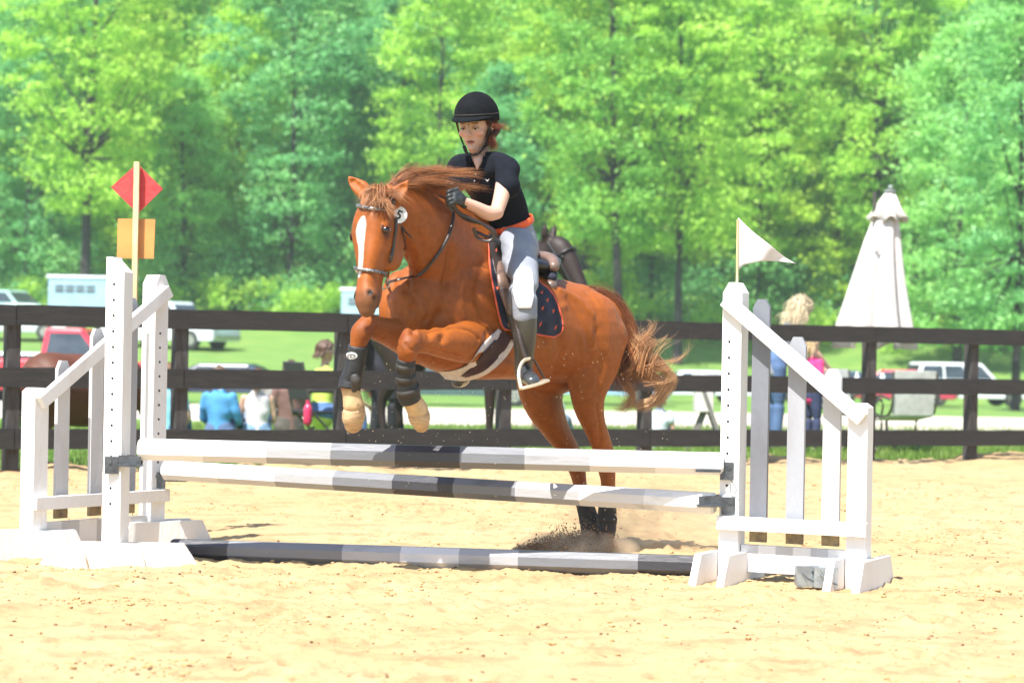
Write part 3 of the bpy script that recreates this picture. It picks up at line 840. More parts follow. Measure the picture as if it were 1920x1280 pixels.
# coat colour
base = np.array([.335, .086, .0100]); c = np.tile(base, (len(co), 1))
v0_ = vnoise(co[:, 0] * 5 + 13, co[:, 2] * 5 + co[:, 1] * 3, 37)[:, None]
c = c * (1 - .30 * v0_)
for p, r_ in ((P(800, 440, 10.4), .20), (P(850, 480, 10.65), .22), (P(875, 560, 10.7), .20), (P(1085, 560, 11.4), .16)):  # darker red shading on neck, shoulder and croup, painted into the coat
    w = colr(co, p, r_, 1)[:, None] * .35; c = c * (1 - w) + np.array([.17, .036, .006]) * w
v1 = vnoise(co[:, 0] * 2.2 + 3, co[:, 2] * 2.4 + co[:, 1] * 2, 33)[:, None]
c = c * (1 - .22 * v1) + np.array([.41, .125, .017]) * (.22 * v1)
def paint(cen, r, col, s=1.0, hard=2):
    global c
    w = np.clip(colr(co, cen, r, hard) * s, 0, 1)[:, None]; c = c * (1 - w) + np.array(col) * w
def paint_ax(pl, r, col, s=1.0, hard=3):
    global c
    A = catmull([tuple(p) for p in pl], 5); seg = np.full(len(co), 9.0)
    for q in A: seg = np.minimum(seg, np.linalg.norm(co - q, axis=1))
    w = np.clip(np.exp(-(seg / r) ** (2 * hard)) * s, 0, 1)[:, None]; c = c * (1 - w) + np.array(col) * w
dk = (.075, .022, .010)
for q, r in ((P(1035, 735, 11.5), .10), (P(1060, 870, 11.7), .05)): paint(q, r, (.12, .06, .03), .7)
paint(HP(.53, 0, -.02), .095, (.10, .058, .034), .85)                 # muzzle, greyish tan
for sgn in (-1, 1): paint(HP(.497, sgn * .046, .034), .019, (.008, .005, .004), 1, 2); paint(HP(.512, sgn * .052, .016), .013, (.010, .006, .005), 1, 2)
paint(HP(.20, .10, .04), .034, (.13, .034, .010), .7, 1)  # eye socket: recess shading put into the coat colour
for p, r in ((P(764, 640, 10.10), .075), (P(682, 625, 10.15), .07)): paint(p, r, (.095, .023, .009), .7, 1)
paint(HP(.205, .105, .03), .026, (.08, .028, .012), .8, 2)  # darker core of the painted eye socket shading
# blaze, laid on the face by casting on to the skin
hb_bvh = bvh_of(body)
bl = [(680, 410, .010), (678, 420, .018), (676, 432, .020), (676, 445, .017), (677, 458, .013), (677, 475, .011), (676, 492, .011), (675, 508, .009), (672, 522, .006)]
for i in range(len(bl) - 1):
    for t in (0, .33, .66):
        x = bl[i][0] * (1 - t) + bl[i + 1][0] * t; y = bl[i][1] * (1 - t) + bl[i + 1][1] * t; r = bl[i][2] * (1 - t) + bl[i + 1][2] * t
        q, _ = cast(hb_bvh, x, y)
        if q is not None: paint(q, r * 1.25, (.78, .74, .70), 1, 3)
# pale socks on the front pasterns
for p, r in ((P(661, 744, 10.20), .062), (P(663, 758, 10.22), .06), (P(778, 757, 10.24), .062), (P(784, 768, 10.26), .06)): paint(p, r, (.62, .44, .24), 1, 4)
# dusty hind pasterns
for p in (P(1132, 1012, 11.5), P(1105, 1012, 11.6)): paint(p, .07, (.26, .16, .09), .8, 2)
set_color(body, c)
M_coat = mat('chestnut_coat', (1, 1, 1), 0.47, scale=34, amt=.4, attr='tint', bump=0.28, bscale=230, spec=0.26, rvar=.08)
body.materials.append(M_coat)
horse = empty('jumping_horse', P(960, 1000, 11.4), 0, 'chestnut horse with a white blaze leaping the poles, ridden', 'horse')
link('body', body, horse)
hb_bvh = bvh_of(body)
def on(x, y, off=.004, fb=10.3): return cast(hb_bvh, x, y, off, fb)[0]
def onn(x, y, fb=10.3): return cast(hb_bvh, x, y, 0, fb)

# hooves
M_hoof = mat('horn_hoof', (.52, .36, .20), .55, (.34, .21, .11), 18, bump=.3, bscale=60, stretch=(1, 1, 4))
M_hoofd = mat('dusty_hoof', (.20, .13, .08), .7, (.12, .08, .05), 12)
def hoof(top, tip, r, m, fwd):
    top = Vector(top); tip = Vector(tip); ax = (tip - top).normalized(); L = (tip - top).length
    b = MB(); f = Vector(fwd); f = (f - ax * f.dot(ax)).normalized()
    b.loft([top, top + ax * L * .12, top + ax * L * .5 + f * .008, top + ax * L * .85 + f * .010], [(r * .93, r * .93), (r * 1.0, r * 1.02), (r * 1.06, r * 1.15), (r * .80, r * .95)], up=f, n=22, k=4)
    return b.build('hoof', m, horse)
hoof(P(664, 762, 10.22), P(666, 800, 10.26), .051, M_hoof, (-.55, -.75, .1))
hoof(P(782, 766, 10.265), P(790, 797, 10.32), .050, M_hoof, (.2, -.7, -.5))
hoof(P(1132, 1016, 11.50), P(1129, 1042, 11.46), .052, M_hoofd, HF)
hoof(P(1105, 1016, 11.60), P(1101, 1038, 11.56), .052, M_hoofd, HF)
# eyes
M_eye = mat('horse_eye', (.006, .004, .003), .08, spec=.8)
M_lid = mat('eyelid', (.05, .018, .008), .5)
for sgn in (-1, 1):
    q = HP(.2, 0, 0)
    near_ = hb_bvh.find_nearest(HP(.198, sgn * .13, .050))[0]; nn = (near_ - HP(.198, 0, -.01)).normalized()
    b = MB(); b.ell(near_ - nn * .0115, (.018, .020, .016), MHd, 16, 12); e = b.build('eye', M_eye, horse)
    b = MB(); t1 = Hd; t2 = nn.cross(Hd).normalized(); t1 = t2.cross(nn).normalized()
    ringp = [near_ + nn * .0015 + (t1 * .016 * math.sin(a) + t2 * .024 * math.cos(a)) for a in [2 * math.pi * i / 14 for i in range(15)]]
    b.tube(ringp, .0042, 6, 2); b.build('eyelid', M_lid, horse)

# ---- hair
def strand_mesh(polys, r0, seg=3):
    """polys: list of (k,3) arrays, tapered triangular strands in one mesh"""
    V = []; F = []; off = 0
    for A, r in zip(polys, r0):
        k = len(A); Tn = np.gradient(A, axis=0); Tn /= np.linalg.norm(Tn, axis=1)[:, None] + 1e-9
        s1 = np.cross(Tn, (0.3, .2, .93)); s1 /= np.linalg.norm(s1, axis=1)[:, None] + 1e-9; s2 = np.cross(Tn, s1)
        rad = r * np.clip(1 - np.linspace(0, 1, k) ** 2.2, .12, 1)[:, None]
        for a in (0, 2.094, 4.189): V.append(A + (s1 * math.cos(a) + s2 * math.sin(a)) * rad)
        for j in range(3):
            j2 = (j + 1) % 3
            for i in range(k - 1): F.append((off + j * k + i, off + j2 * k + i, off + j2 * k + i + 1, off + j * k + i + 1))
        off += 3 * k
    return np.vstack(V), F
def hair_mat(name, c1, c2, c3):
    m = bpy.data.materials.new(name); m.use_nodes = True; nt = m.node_tree; n = nt.nodes; l = nt.links; b = n['Principled BSDF']
    b.inputs['Roughness'].default_value = .38; b.inputs['Specular IOR Level'].default_value = .5
    a = n.new('ShaderNodeAttribute'); a.attribute_name = 'tint'
    l.new(a.outputs['Color'], b.inputs['Base Color']); return m
M_hair = hair_mat('horse_hair', 0, 0, 0)
def hair_obj(name, groups, parent, ca, cb, rs, m=M_hair, label=None):
    """groups: list of (guides, count, spread_root, spread_tip, radius); guides: control polylines blended"""
    polys = []; rad = []; cols = []
    for gl, cnt, sp0, sp1, r in groups:
        gs = [catmull([tuple(p) for p in gd], 5) for gd in gl]
        kmin = min(len(x) for x in gs); gs = [x[np.linspace(0, len(x) - 1, kmin).astype(int)] for x in gs]
        for i in range(cnt):
            if len(gs) == 1: A = gs[0].copy()
            else:
                u = rs.rand() * (len(gs) - 1); j = min(int(u), len(gs) - 2); A = gs[j] * (1 - (u - j)) + gs[j + 1] * (u - j)
            t = np.linspace(0, 1, len(A))[:, None]
            o0 = rs.randn(3) * sp0; o1 = rs.randn(3) * sp1
            ph = rs.rand(3) * 6.28; fr = 2 + rs.rand(3) * 5
            A = A + o0 * (1 - t) + o1 * t ** 1.3 + np.sin(t * fr + ph) * sp1 * .22 * t
            cut = int(len(A) * (0.55 + .45 * rs.rand())) if rs.rand() < .5 else len(A)
            A = A[:max(cut, 4)]
            polys.append(A); rad.append(r * (.6 + .8 * rs.rand())); cols.append((rs.rand(), len(A)))
    V, F = strand_mesh(polys, rad)
    me = bpy.data.meshes.new(name); me.from_pydata(V.tolist(), [], F); me.update()
    C = []
    for (u, k) in cols:
        t = np.linspace(0, 1, k)[:, None]; cc = np.array(ca) * (1 - t) + np.array(cb) * t
        cc = cc * (.5 + 1.0 * u ** 1.4); C += [cc, cc, cc]
    set_color(me, np.clip(np.vstack(C), 0, 1)); me.materials.append(m)
    me.polygons.foreach_set('use_smooth', np.ones(len(me.polygons), bool))
    return link(name, me, parent)
rs = np.random.RandomState(11)
red = (.22, .062, .018); tan = (.46, .21, .085)
mane = []
root = [(728, 362, 10.2), (748, 345, 10.24), (772, 334, 10.3), (800, 332, 10.42), (830, 345, 10.58), (858, 368, 10.74), (885, 398, 10.9)]
tips = [(772, 330, 10.35), (830, 312, 10.45), (893, 326, 10.5), (905, 335, 10.55), (920, 355, 10.6), (905, 372, 10.75), (925, 410, 10.9)]
tips2 = [(795, 350, 10.3), (845, 345, 10.35), (880, 350, 10.45), (885, 356, 10.5), (905, 366, 10.6), (880, 385, 10.7), (900, 420, 10.85)]
def arc(a, b, h, n=5, dep=0):
    out = []
    for i in range(n):
        t = i / (n - 1); out.append((P(a[0] + (b[0] - a[0]) * t, a[1] + (b[1] - a[1]) * t - h * math.sin(t * math.pi), a[2] + (b[2] - a[2]) * t) + Vector((0, -dep * math.sin(t * math.pi), 0))))
    return out
g1 = [arc(r, t, 8, 6, .06) for r, t in zip(root, tips)]; g2 = [arc(r, t, 3, 6, .09) for r, t in zip(root, tips2)]
mane.append((g1[:4], 260, .009, .016, .0009)); mane.append((g2, 190, .010, .018, .0009))
for a, t, h in (((790, 330, 10.38), (893, 318, 10.4), 2), ((800, 335, 10.38), (905, 328, 10.4), 4), ((770, 340, 10.3), (870, 330, 10.35), 6), ((800, 348, 10.4), (918, 354, 10.42), 3), ((812, 352, 10.4), (900, 350, 10.42), -1), ((760, 335, 10.3), (850, 318, 10.32), 8)):
    mane.append(([arc(a, t, h, 6, .03)], 26, .008, .013, .0012))
mane.append(([arc((745, 350, 10.22), (735, 330, 10.3), 0), arc((720, 362, 10.2), (800, 318, 10.3), 12), arc((740, 345, 10.22), (790, 316, 10.3), 14)], 160, .012, .02, .0014))
hair_obj('mane', mane, horse, red, tan, rs)
# short thick crest of mane lying on the neck
fore = []
for a, t, h in (((712, 368, 10.12), (684, 388, 10.04), 6), ((714, 366, 10.12), (700, 392, 10.02), 6), ((718, 366, 10.12), (738, 396, 10.02), -4), ((722, 362, 10.12), (760, 375, 10.03), 6), ((710, 362, 10.12), (672, 378, 10.08), 12), ((716, 364, 10.12), (720, 392, 10.02), 2)):
    fore.append(([arc(a, t, h, 6, .02)], 70, .012, .018, .0013))
fore.append(([arc((715, 372, 10.12), (742, 404, 10.0), -6, 6, .02)], 50, .006, .008, .0014))
fore.append(([[P(712, 362, 10.12), P(690, 350, 10.1), P(676, 366, 10.06), P(688, 384, 10.02)], [P(716, 360, 10.12), P(735, 345, 10.1), P(748, 360, 10.05), P(730, 380, 10.02)]], 80, .010, .02, .0011))
hair_obj('forelock', fore, horse, (.30, .10, .035), (.48, .24, .11), rs)
# tail
tg = []
A1 = [P(1112, 562, 11.62), P(1150, 572, 11.68), P(1178, 610, 11.7), P(1187, 655, 11.7), P(1188, 690, 11.7), P(1190, 715, 11.7)]
A2 = [P(1100, 556, 11.60), P(1140, 560, 11.62), P(1168, 590, 11.62), P(1180, 640, 11.62), P(1200, 680, 11.6), P(1222, 705, 11.6)]
A3 = [P(1118, 575, 11.60), P(1140, 600, 11.6), P(1155, 640, 11.6), P(1158, 680, 11.6), P(1160, 705, 11.6), P(1166, 728, 11.6)]
tg.append(([A3, A1, A2], 2300, .022, .032, .0013))
tg.append(([[P(1108, 556, 11.6), P(1140, 558, 11.62), P(1165, 585, 11.64)], [P(1090, 556, 11.58), P(1118, 552, 11.6), P(1150, 575, 11.62)]], 380, .02, .03, .0012))
hair_obj('tail', tg, horse, (.20, .055, .017), (.34, .125, .045), rs)
te = []
E = [
 [(1180, 690), (1205, 700), (1235, 690), (1255, 705), (1250, 735), (1225, 755), (1190, 758), (1165, 745)],
 [(1170, 700), (1195, 690), (1225, 672), (1245, 690), (1262, 715), (1240, 745), (1205, 765), (1180, 750)],
 [(1190, 680), (1210, 700), (1240, 720), (1225, 750), (1195, 760), (1160, 768)],
 [(1175, 720), (1185, 745), (1170, 765), (1152, 766)],
 [(1195, 660), (1205, 640), (1225, 645), (1215, 665), (1235, 680), (1255, 700), (1268, 715)],
 [(1185, 690), (1200, 655), (1190, 640), (1215, 625), (1208, 618)],
 [(1200, 700), (1215, 650), (1240, 640), (1252, 628)]]
for k, pl in enumerate(E):
    gd = [P(x, y, 11.6 - .015 * k) for x, y in pl]
    te.append(([gd], (130, 130, 110, 80, 45, 30, 26)[k], .020, .017, .0011))
W = [[(1205, 690), (1240, 680), (1270, 675), (1290, 660), (1295, 635)], [(1210, 650), (1200, 630), (1192, 612)], [(1215, 700), (1235, 655), (1262, 630)], [(1210, 720), (1250, 715), (1275, 690)],
     [(1200, 650), (1225, 620), (1235, 600)], [(1220, 690), (1255, 690), (1258, 670)], [(1200, 640), (1222, 612), (1215, 600)]]
for pl in W: te.append(([[P(x, y, 11.5) for x, y in pl]], 14, .010, .022, .0009))
hair_obj('tail_ends', te, horse, (.46, .21, .085), (.66, .42, .22), rs)
# loose belly / chest whiskers skipped; stray mane wisps towards the rider
# ================================================================== tack
M_lea = mat('brown_leather', (.040, .020, .012), .38, (.022, .012, .008), 22, bump=.15, spec=.6)
M_leab = mat('black_leather', (.012, .011, .012), .36, (.02, .019, .02), 22, bump=.15, spec=.6)
M_leat = mat('tan_leather', (.20, .125, .095), .4, (.13, .08, .06), 18, bump=.15, spec=.6)
M_silver = mat('silver_braid', (.30, .30, .30), .4, (.05, .045, .045), 90, metal=.6, bump=.4, bscale=120)
M_metal = mat('polished_steel', (.62, .60, .56), .2, (.4, .38, .35), 20, metal=1.0)
M_navy = mat('navy_quilted_cotton', (.006, .008, .020), .8, (.016, .02, .042), 14, bump=.3, bscale=200)
M_piping = mat('orange_piping', (.62, .095, .04), .6, (.5, .07, .03), 20)
M_fleece = mat('white_fleece', (.72, .64, .60), .95, (.60, .52, .48), 60, bump=.9, bscale=160)
M_maroon = mat('dark_maroon_webbing', (.045, .010, .014), .7, (.03, .008, .01), 40)
M_discw = mat('white_disc', (.78, .77, .75), .4)

def strap(name, pl, w, t, m, parent, off=.004, k=3, world=None, up=None):
    """flat strap following the skin under photo points pl, width w along image-perpendicular"""
    pts = []; ns = []
    for x, y in pl:
        q, n = onn(x, y); pts.append(q + n * (off + t / 2)); ns.append(n)
    b = MB(); b.loft(pts, [(w / 2, t / 2)] * len(pts), ups=ns, n=8, k=k, power=4)
    return b.build(name, m, parent)
bridle = empty('bridle', HP(.25, .1, .08), 0, 'dark leather bridle with silver braid browband and noseband on the chestnut horse', 'bridle')
def headring(t0, n0, t1, n1, rx, m, name, r_, ext=1.0):
    pass
# browband and noseband wrap the front of the face
strap('browband', [(671, 386), (677, 388), (690, 391), (705, 393), (720, 394), (733, 393)], .020, .010, M_silver, bridle, .004)
nb = [(667, 501), (671, 503), (680, 506), (695, 508), (710, 510), (722, 513)]
strap('noseband', nb, .017, .010, M_silver, bridle, .003)
strap('cheek_strap', [(741, 412), (741, 430), (738, 450), (735, 470), (731, 490), (727, 512), (725, 527)], .019, .006, M_lea, bridle, .003)
strap('throat_lash', [(743, 412), (752, 430), (757, 450), (758, 468)], .011, .004, M_lea, bridle, .004)
strap('crownpiece', [(733, 392), (738, 382), (734, 372), (722, 366)], .016, .005, M_lea, bridle, .004)
b = MB(); q = on(754, 433, .012); b.tube([q + Vector((-.02, 0, .03)), q, q + Vector((.018, -.01, -.02)), q + Vector((.035, -.01, -.035))], .004, 6, 3); b.build('strap_keeper', M_lea, bridle)
# bit ring and shank
bq = HP(.455, .058, -.005); bq = on(720, 530, .012)
b = MB(); b.tube([bq + Vector((.028 * math.cos(a), -.004, .030 * math.sin(a))) for a in [2 * math.pi * i / 12 for i in range(13)]], .0032, 6, 2); b.build('bit_ring', M_metal, bridle)
b = MB(); b.tube([bq + Vector((-.01, -.008, .065)), bq + Vector((-.012, -.012, .02)), bq + Vector((-.006, -.010, -.035))], .0045, 6, 3); b.build('bit_cheek', M_metal, bridle)
b = MB(); bq2 = on(670, 507, .006); b.ell(bq2, (.012, .012, .012)); b.build('noseband_buckle', M_metal, bridle)
# rein from bit along the neck to the hand
rp = [bq + Vector((.015, -.01, .0)), P(750, 523, 10.05)]
for x, y in ((772, 520), (790, 510), (808, 490), (825, 465), (838, 440), (845, 415), (846, 400)):
    q, n = onn(x, y); rp.append(q + n * .012)
rp += [P(840, 385, 10.40), P(836, 368, 10.36)]
b = MB(); b.loft(rp, [(.0085, .003)] * len(rp), up=Vector((0, -1, .3)), n=8, k=4, power=4); b.build('rein', M_lea, bridle)
b = MB(); rb = [P(850, 384, 10.34), P(862, 400, 10.36), P(890, 412, 10.38), P(912, 425, 10.40), P(926, 440, 10.42), P(918, 452, 10.42), P(896, 446, 10.42), P(888, 428, 10.40)]
b.loft(rb, [(.0085, .003)] * len(rb), up=Vector((.3, -1, .3)), n=8, k=4, power=4); b.build('rein', M_lea, bridle)
b = MB(); rb = [P(846, 384, 10.36), P(870, 410, 10.40), P(905, 420, 10.41), P(928, 434, 10.42), P(922, 446, 10.44), P(890, 434, 10.44)]
b.loft(rb, [(.0085, .003)] * len(rb), up=Vector((.3, -1, .3)), n=8, k=4, power=4); b.build('rein', M_lea, bridle)
# competition number disc
M_ink = mat('black_ink', (.01, .01, .01), .6)
dq = on(742, 405, .016); dn = Vector((.10, -.98, .10)).normalized()
disc = empty('number_disc', dq, 0, 'round white competition disc with black numeral 5 on the bridle', 'number')
b = MB(); b.cyl(dq - dn * .002, dq + dn * .002, .041, 40); b.build('disc', M_discw, disc)
def text_obj(s, size, at, nrm_, upv, m, name, parent, ext=.0006):
    cu = bpy.data.curves.new(name, 'FONT'); cu.body = s; cu.size = size; cu.align_x = 'CENTER'; cu.align_y = 'CENTER'; cu.extrude = ext; cu.offset = size * .02
    o = bpy.data.objects.new(name, cu); COL.objects.link(o)
    dg = bpy.context.evaluated_depsgraph_get(); me = bpy.data.meshes.new_from_object(o.evaluated_get(dg)); bpy.data.objects.remove(o)
    z = Vector(nrm_).normalized(); x = Vector(upv).cross(z).normalized(); y = z.cross(x)
    me.transform(Matrix.Translation(at) @ Matrix((x, y, z)).transposed().to_4x4()); me.materials.clear(); me.materials.append(m)
    return link(name, me, parent)
text_obj('5', .062, dq + dn * .0035 + Vector((0.001, 0, -.003)), dn, Vector((.45, 0, 1)), M_ink, 'numeral', disc)

# patches conforming to the barrel: bilinear grid between left and right boundary curves
def patch(left, right, nu, nv, off, thick, fb=10.9, bulge=0.0, quilt=0.0):
    L_ = catmull(left, 6); R_ = catmull(right, 6)
    li = np.linspace(0, len(L_) - 1, nv + 1); ri = np.linspace(0, len(R_) - 1, nv + 1)
    Lp = np.stack([np.interp(li, np.arange(len(L_)), L_[:, k]) for k in (0, 1)], 1)
    Rp = np.stack([np.interp(ri, np.arange(len(R_)), R_[:, k]) for k in (0, 1)], 1)
    grid = []; 
    for j in range(nv + 1):
        row = []
        for i in range(nu + 1):
            u = i / nu; x, y = Lp[j] * (1 - u) + Rp[j] * u
            q, n = cast(hb_bvh, x, y, 0, fb)
            row.append([x, y, q.y])
        grid.append(row)
    A = np.array(grid); D_ = A[..., 2]
    for _ in range(6):
        Q = D_.copy(); Q[1:-1, 1:-1] = (D_[:-2, 1:-1] + D_[2:, 1:-1] + D_[1:-1, :-2] + D_[1:-1, 2:] + D_[1:-1, 1:-1]) / 5; D_ = Q
    top = []; 
    for j in range(nv + 1):
        for i in range(nu + 1):
            u = i / nu; v = j / nv
            e = min(u, 1 - u, v, 1 - v) * min(nu, nv); edge = min(1, e / 2)
            o = off + thick * (.55 + .45 * edge) + bulge * math.sin(math.pi * u) * math.sin(math.pi * min(1, v * 1.05))
            x, y = A[j, i, 0], A[j, i, 1]
            if quilt:
                a = (x + y * .9) / 27.0; c_ = (x - y * .9) / 27.0
                dq_ = min(abs(a - round(a)), abs(c_ - round(c_))); o -= quilt * math.exp(-(dq_ / .09) ** 2)
            p = P(x, y, D_[j, i]); d = (EYE - p).normalized(); top.append(p + d * o)
    bot = []
    for j in range(nv + 1):
        for i in range(nu + 1):
            p = P(A[j, i, 0], A[j, i, 1], D_[j, i]); d = (EYE - p).normalized(); bot.append(p + d * (off - .004))
    w = nu + 1; n = len(top); fs = []
    for j in range(nv):
        for i in range(nu):
            a = j * w + i; fs.append((a, a + 1, a + w + 1, a + w)); fs.append((n + a, n + a + w, n + a + w + 1, n + a + 1))
    ed = [i for i in range(w)] + [j * w + nu for j in range(1, nv + 1)] + [nv * w + i for i in range(nu - 1, -1, -1)] + [j * w for j in range(nv - 1, 0, -1)]
    for a, c in zip(ed, ed[1:] + ed[:1]): fs.append((a, a + n, c + n, c))
    b = MB(); b.add(top + bot, fs, 0, True); return b, [top[i] for i in ed], top
# saddle pad
pad = empty('saddle_pad', P(980, 560, 10.8), 0, 'black quilted saddle pad with orange piping and small orange fox heads', 'saddle pad')
pl_left = [(916, 452), (917, 480), (920, 512), (927, 550), (934, 585), (943, 614)]
pl_right = [(1008, 528), (1025, 540), (1038, 556), (1048, 578), (1054, 604), (1050, 624)]
def pad_poly(off, th): return patch([(908, 440)] + pl_left, [(985, 505)] + pl_right, 40, 40, off, th, quilt=.004)
b, edge, top = patch([(908, 440), (916, 452), (917, 480), (920, 512), (927, 550), (934, 585), (940, 608), (946, 617)],
                     [(1000, 500), (1012, 528), (1028, 541), (1040, 558), (1049, 580), (1055, 604), (1053, 622), (1038, 632)], 44, 44, .012, .012, quilt=.005)
o = b.build('quilted_cloth', M_navy, pad)
e2 = [edge[i] for i in range(0, len(edge), 2)]
n_top = 22
b = MB(); b.loft(e2[n_top:] + e2[:1], [.0055] * (len(e2) - n_top + 1), n=8, k=2); b.build('piping', M_piping, pad)
# fox head motifs
pad_bvh = bvh_of(o.data)
for x, y in ((1014, 549), (1025, 563), (1036, 583), (1012, 607), (1040, 614), (1016, 578), (928, 470), (931, 540)):
    q, n = cast(pad_bvh, x, y, .0015)
    if q is None: continue
    d = (EYE - q).normalized(); s = .0115; X_ = ZV.cross(d).normalized(); Y_ = d.cross(X_)
    poly = [(-1, 1.3), (-.45, .55), (.45, .55), (1, 1.3), (1, -.1), (.45, -.9), (0, -1.4), (-.45, -.9), (-1, -.1)]
    b = MB(); b.prism([(a * s, c_ * s) for a, c_ in poly], X_, Y_, q, d * .0015); b.build('fox_motif', M_piping, pad)
# saddle: flap, knee roll, seat with cantle
sad = empty('saddle', P(955, 500, 10.9), 0, 'brown leather jumping saddle with pale cantle under the rider', 'saddle')
b, _, flap_top = patch([(915, 452), (921, 480), (929, 512), (939, 548), (947, 580), (956, 616), (966, 642)], [(985, 470), (992, 500), (996, 540), (998, 575), (996, 600), (992, 625), (985, 645)], 24, 30, .026, .010)
flap = b.build('flap', M_lea, sad); flap_bvh = bvh_of(flap.data)
b, _, _ = patch([(938, 478), (933, 495), (931, 515), (936, 545), (944, 570), (953, 590)], [(944, 482), (950, 495), (955, 515), (958, 545), (960, 570), (958, 590)], 10, 20, .034, .012, bulge=.022)
b.build('knee_roll', M_leat, sad)
b = MB(); pts = [cast(flap_bvh, x, y, .012, 10.7)[0] for x, y in ((950, 486), (958, 500), (962, 525), (961, 555), (957, 590), (955, 612))]
b.loft(pts, [(.010, .008)] * len(pts), up=Vector((0, -1, 0)), n=8, k=4); b.build('flap_welt', M_leat, sad)
b = MB()
b.loft([P(905, 446, 10.86), P(925, 470, 10.95), P(950, 492, 11.05), P(980, 500, 11.16), P(1003, 492, 11.24), P(1010, 480, 11.27)], [(.06, .035), (.12, .04), (.16, .045), (.19, .045), (.17, .04), (.11, .025)], up=ZV, n=20, k=4)
b.build('seat', M_leab, sad)
b = MB(); cq = P(1002, 500, 11.18)
cant = []
for i in range(9):
    a = -1.25 + 2.5 * i / 8
    cant.append(cq + HS * .165 * math.sin(a) - HF * (.10 * math.cos(a) - .06) + ZV * (.085 * math.cos(a) - .03))
b.loft(cant, [(.030, .028)] * 9, up=ZV, n=12, k=3); b.build('cantle', M_leat, sad)
b = MB(); b.loft([p - ZV * .055 + HF * .01 for p in cant], [(.026, .022)] * 9, up=ZV, n=12, k=3); b.build('panel', M_navy, sad)
b = MB(); b.loft([p - ZV * .10 + HF * .02 for p in cant], [(.030, .030)] * 9, up=ZV, n=12, k=3); b.build('rear_panel', M_leat, sad)
# girth
gir = empty('girth', P(900, 690, 10.8), 0, 'maroon girth edged with white fleece under the horse', 'girth')
def band(lft, rgt, nu, off, th, m, name):
    b, _, _ = patch(lft, rgt, nu, 26, off, th, fb=10.8); return b.build(name, m, gir)
band([(934, 616), (905, 645), (880, 680), (852, 694), (822, 697)], [(966, 640), (950, 668), (915, 700), (875, 714), (835, 711)], 14, .006, .012, M_fleece, 'fleece_edge')
band([(943, 620), (916, 650), (890, 682), (870, 700), (862, 706)], [(960, 634), (944, 660), (910, 694), (880, 706), (866, 710)], 8, .015, .010, M_maroon, 'webbing')
# leg boots -----------------------------------------------------------
M_neo = mat('black_neoprene', (.012, .014, .017), .62, (.02, .022, .026), 40, bump=.15)
M_neo2 = mat('brown_black_strap', (.035, .030, .024), .6, (.022, .019, .016), 40, bump=.15)
M_neod = mat('dusty_black_boot', (.030, .024, .020), .85, (.10, .07, .045), 30, lo=.5, hi=.75)
def legboot(label, pts, rad, m, straps=(), strap_m=None):
    base = pts[-1]
    t = empty('leg_boot', base, 0, label, 'horse boot', 'protective boots on the horse legs')
    b = MB(); b.loft(pts, rad, up=HF, n=24, k=5, cap=False); sh = b.build('shell', m, t)
    for (a, w, tt) in straps:
        A = catmull([tuple(p) for p in pts], 5); B = catmull(rad, 5)
        i = int(a * (len(A) - 1)); j = min(len(A) - 1, i + 1); c0 = Vector(A[i]); ax = (Vector(A[j]) - Vector(A[max(0, i - 1)])).normalized()
        r = B[i]
        b = MB(); b.loft([c0 - ax * w / 2, c0 + ax * w / 2], [(r[0] + tt, r[1] + tt)] * 2, up=HF, n=24, k=1, cap=False); b.build('strap', strap_m or M_neo2, t)
    return t
bl_ = legboot('smooth black boot with white oval badge on the far foreleg', [P(671, 648, 10.16), P(668, 670, 10.17), P(663, 695, 10.18), P(658, 712, 10.20), P(655, 729, 10.20)], [(.046, .047), (.045, .047), (.046, .048), (.052, .055), (.054, .056)], M_neo)
b = MB(); b.loft([P(665, 706, 10.11), P(667, 716, 10.11), P(664, 731, 10.13)], [(.02, .014), (.026, .016), (.014, .012)], up=Vector((0, -1, 0)), n=12, k=4); b.build('fetlock_cup', M_neo2, bl_)
bd = P(659.5, 666, 10.115); dn2 = Vector((-.12, -.99, .05)).normalized()
shell = [o for o in bl_.children if o.name.startswith('shell')][0]; sbv = bvh_of(shell.data)
ov = []; X_ = Vector((1, 0, 0)); cxp, cyp = 659.5, 666.5
outer = []; 
for r in (0, .5, 1):
    for i in range(20):
        a = 2 * math.pi * i / 20; q, n = cast(sbv, cxp + 10.5 * r * math.cos(a), cyp + 6.6 * r * math.sin(a), .0022, 10.1); outer.append(q)
b = MB(); fs = [(20 + i, 20 + (i + 1) % 20, 40 + (i + 1) % 20, 40 + i) for i in range(20)] + [(0, 20 + i, 20 + (i + 1) % 20) for i in range(20)]
b.add(outer, fs, 0, True); b.build('oval_badge', M_discw, bl_)
b = MB()
def bq_(x, y): return cast(sbv, x, y, .0035, 10.1)[0]
b.tube([bq_(652, 668), bq_(655, 664.5), bq_(658, 667), bq_(661, 663.5), bq_(664, 665)], .0011, 5, 3)
b.tube([bq_(653, 670.5), bq_(657, 670), bq_(661, 670.8), bq_(666, 669)], .0009, 5, 3)
b.tube([bq_(663, 664), bq_(666, 666), bq_(667, 668.5)], .0011, 5, 3)
tag(b.build('badge_print', M_ink, bl_), kind='stuff')
legboot('black strapped brushing boot on the near foreleg', [P(762, 672, 10.12), P(760, 690, 10.14), P(761, 712, 10.17), P(765, 735, 10.20), P(770, 751, 10.22)], [(.044, .046), (.043, .046), (.046, .050), (.056, .058), (.050, .052)], M_neo,
        ((.20, .034, .003), (.46, .036, .003), (.70, .036, .003)))
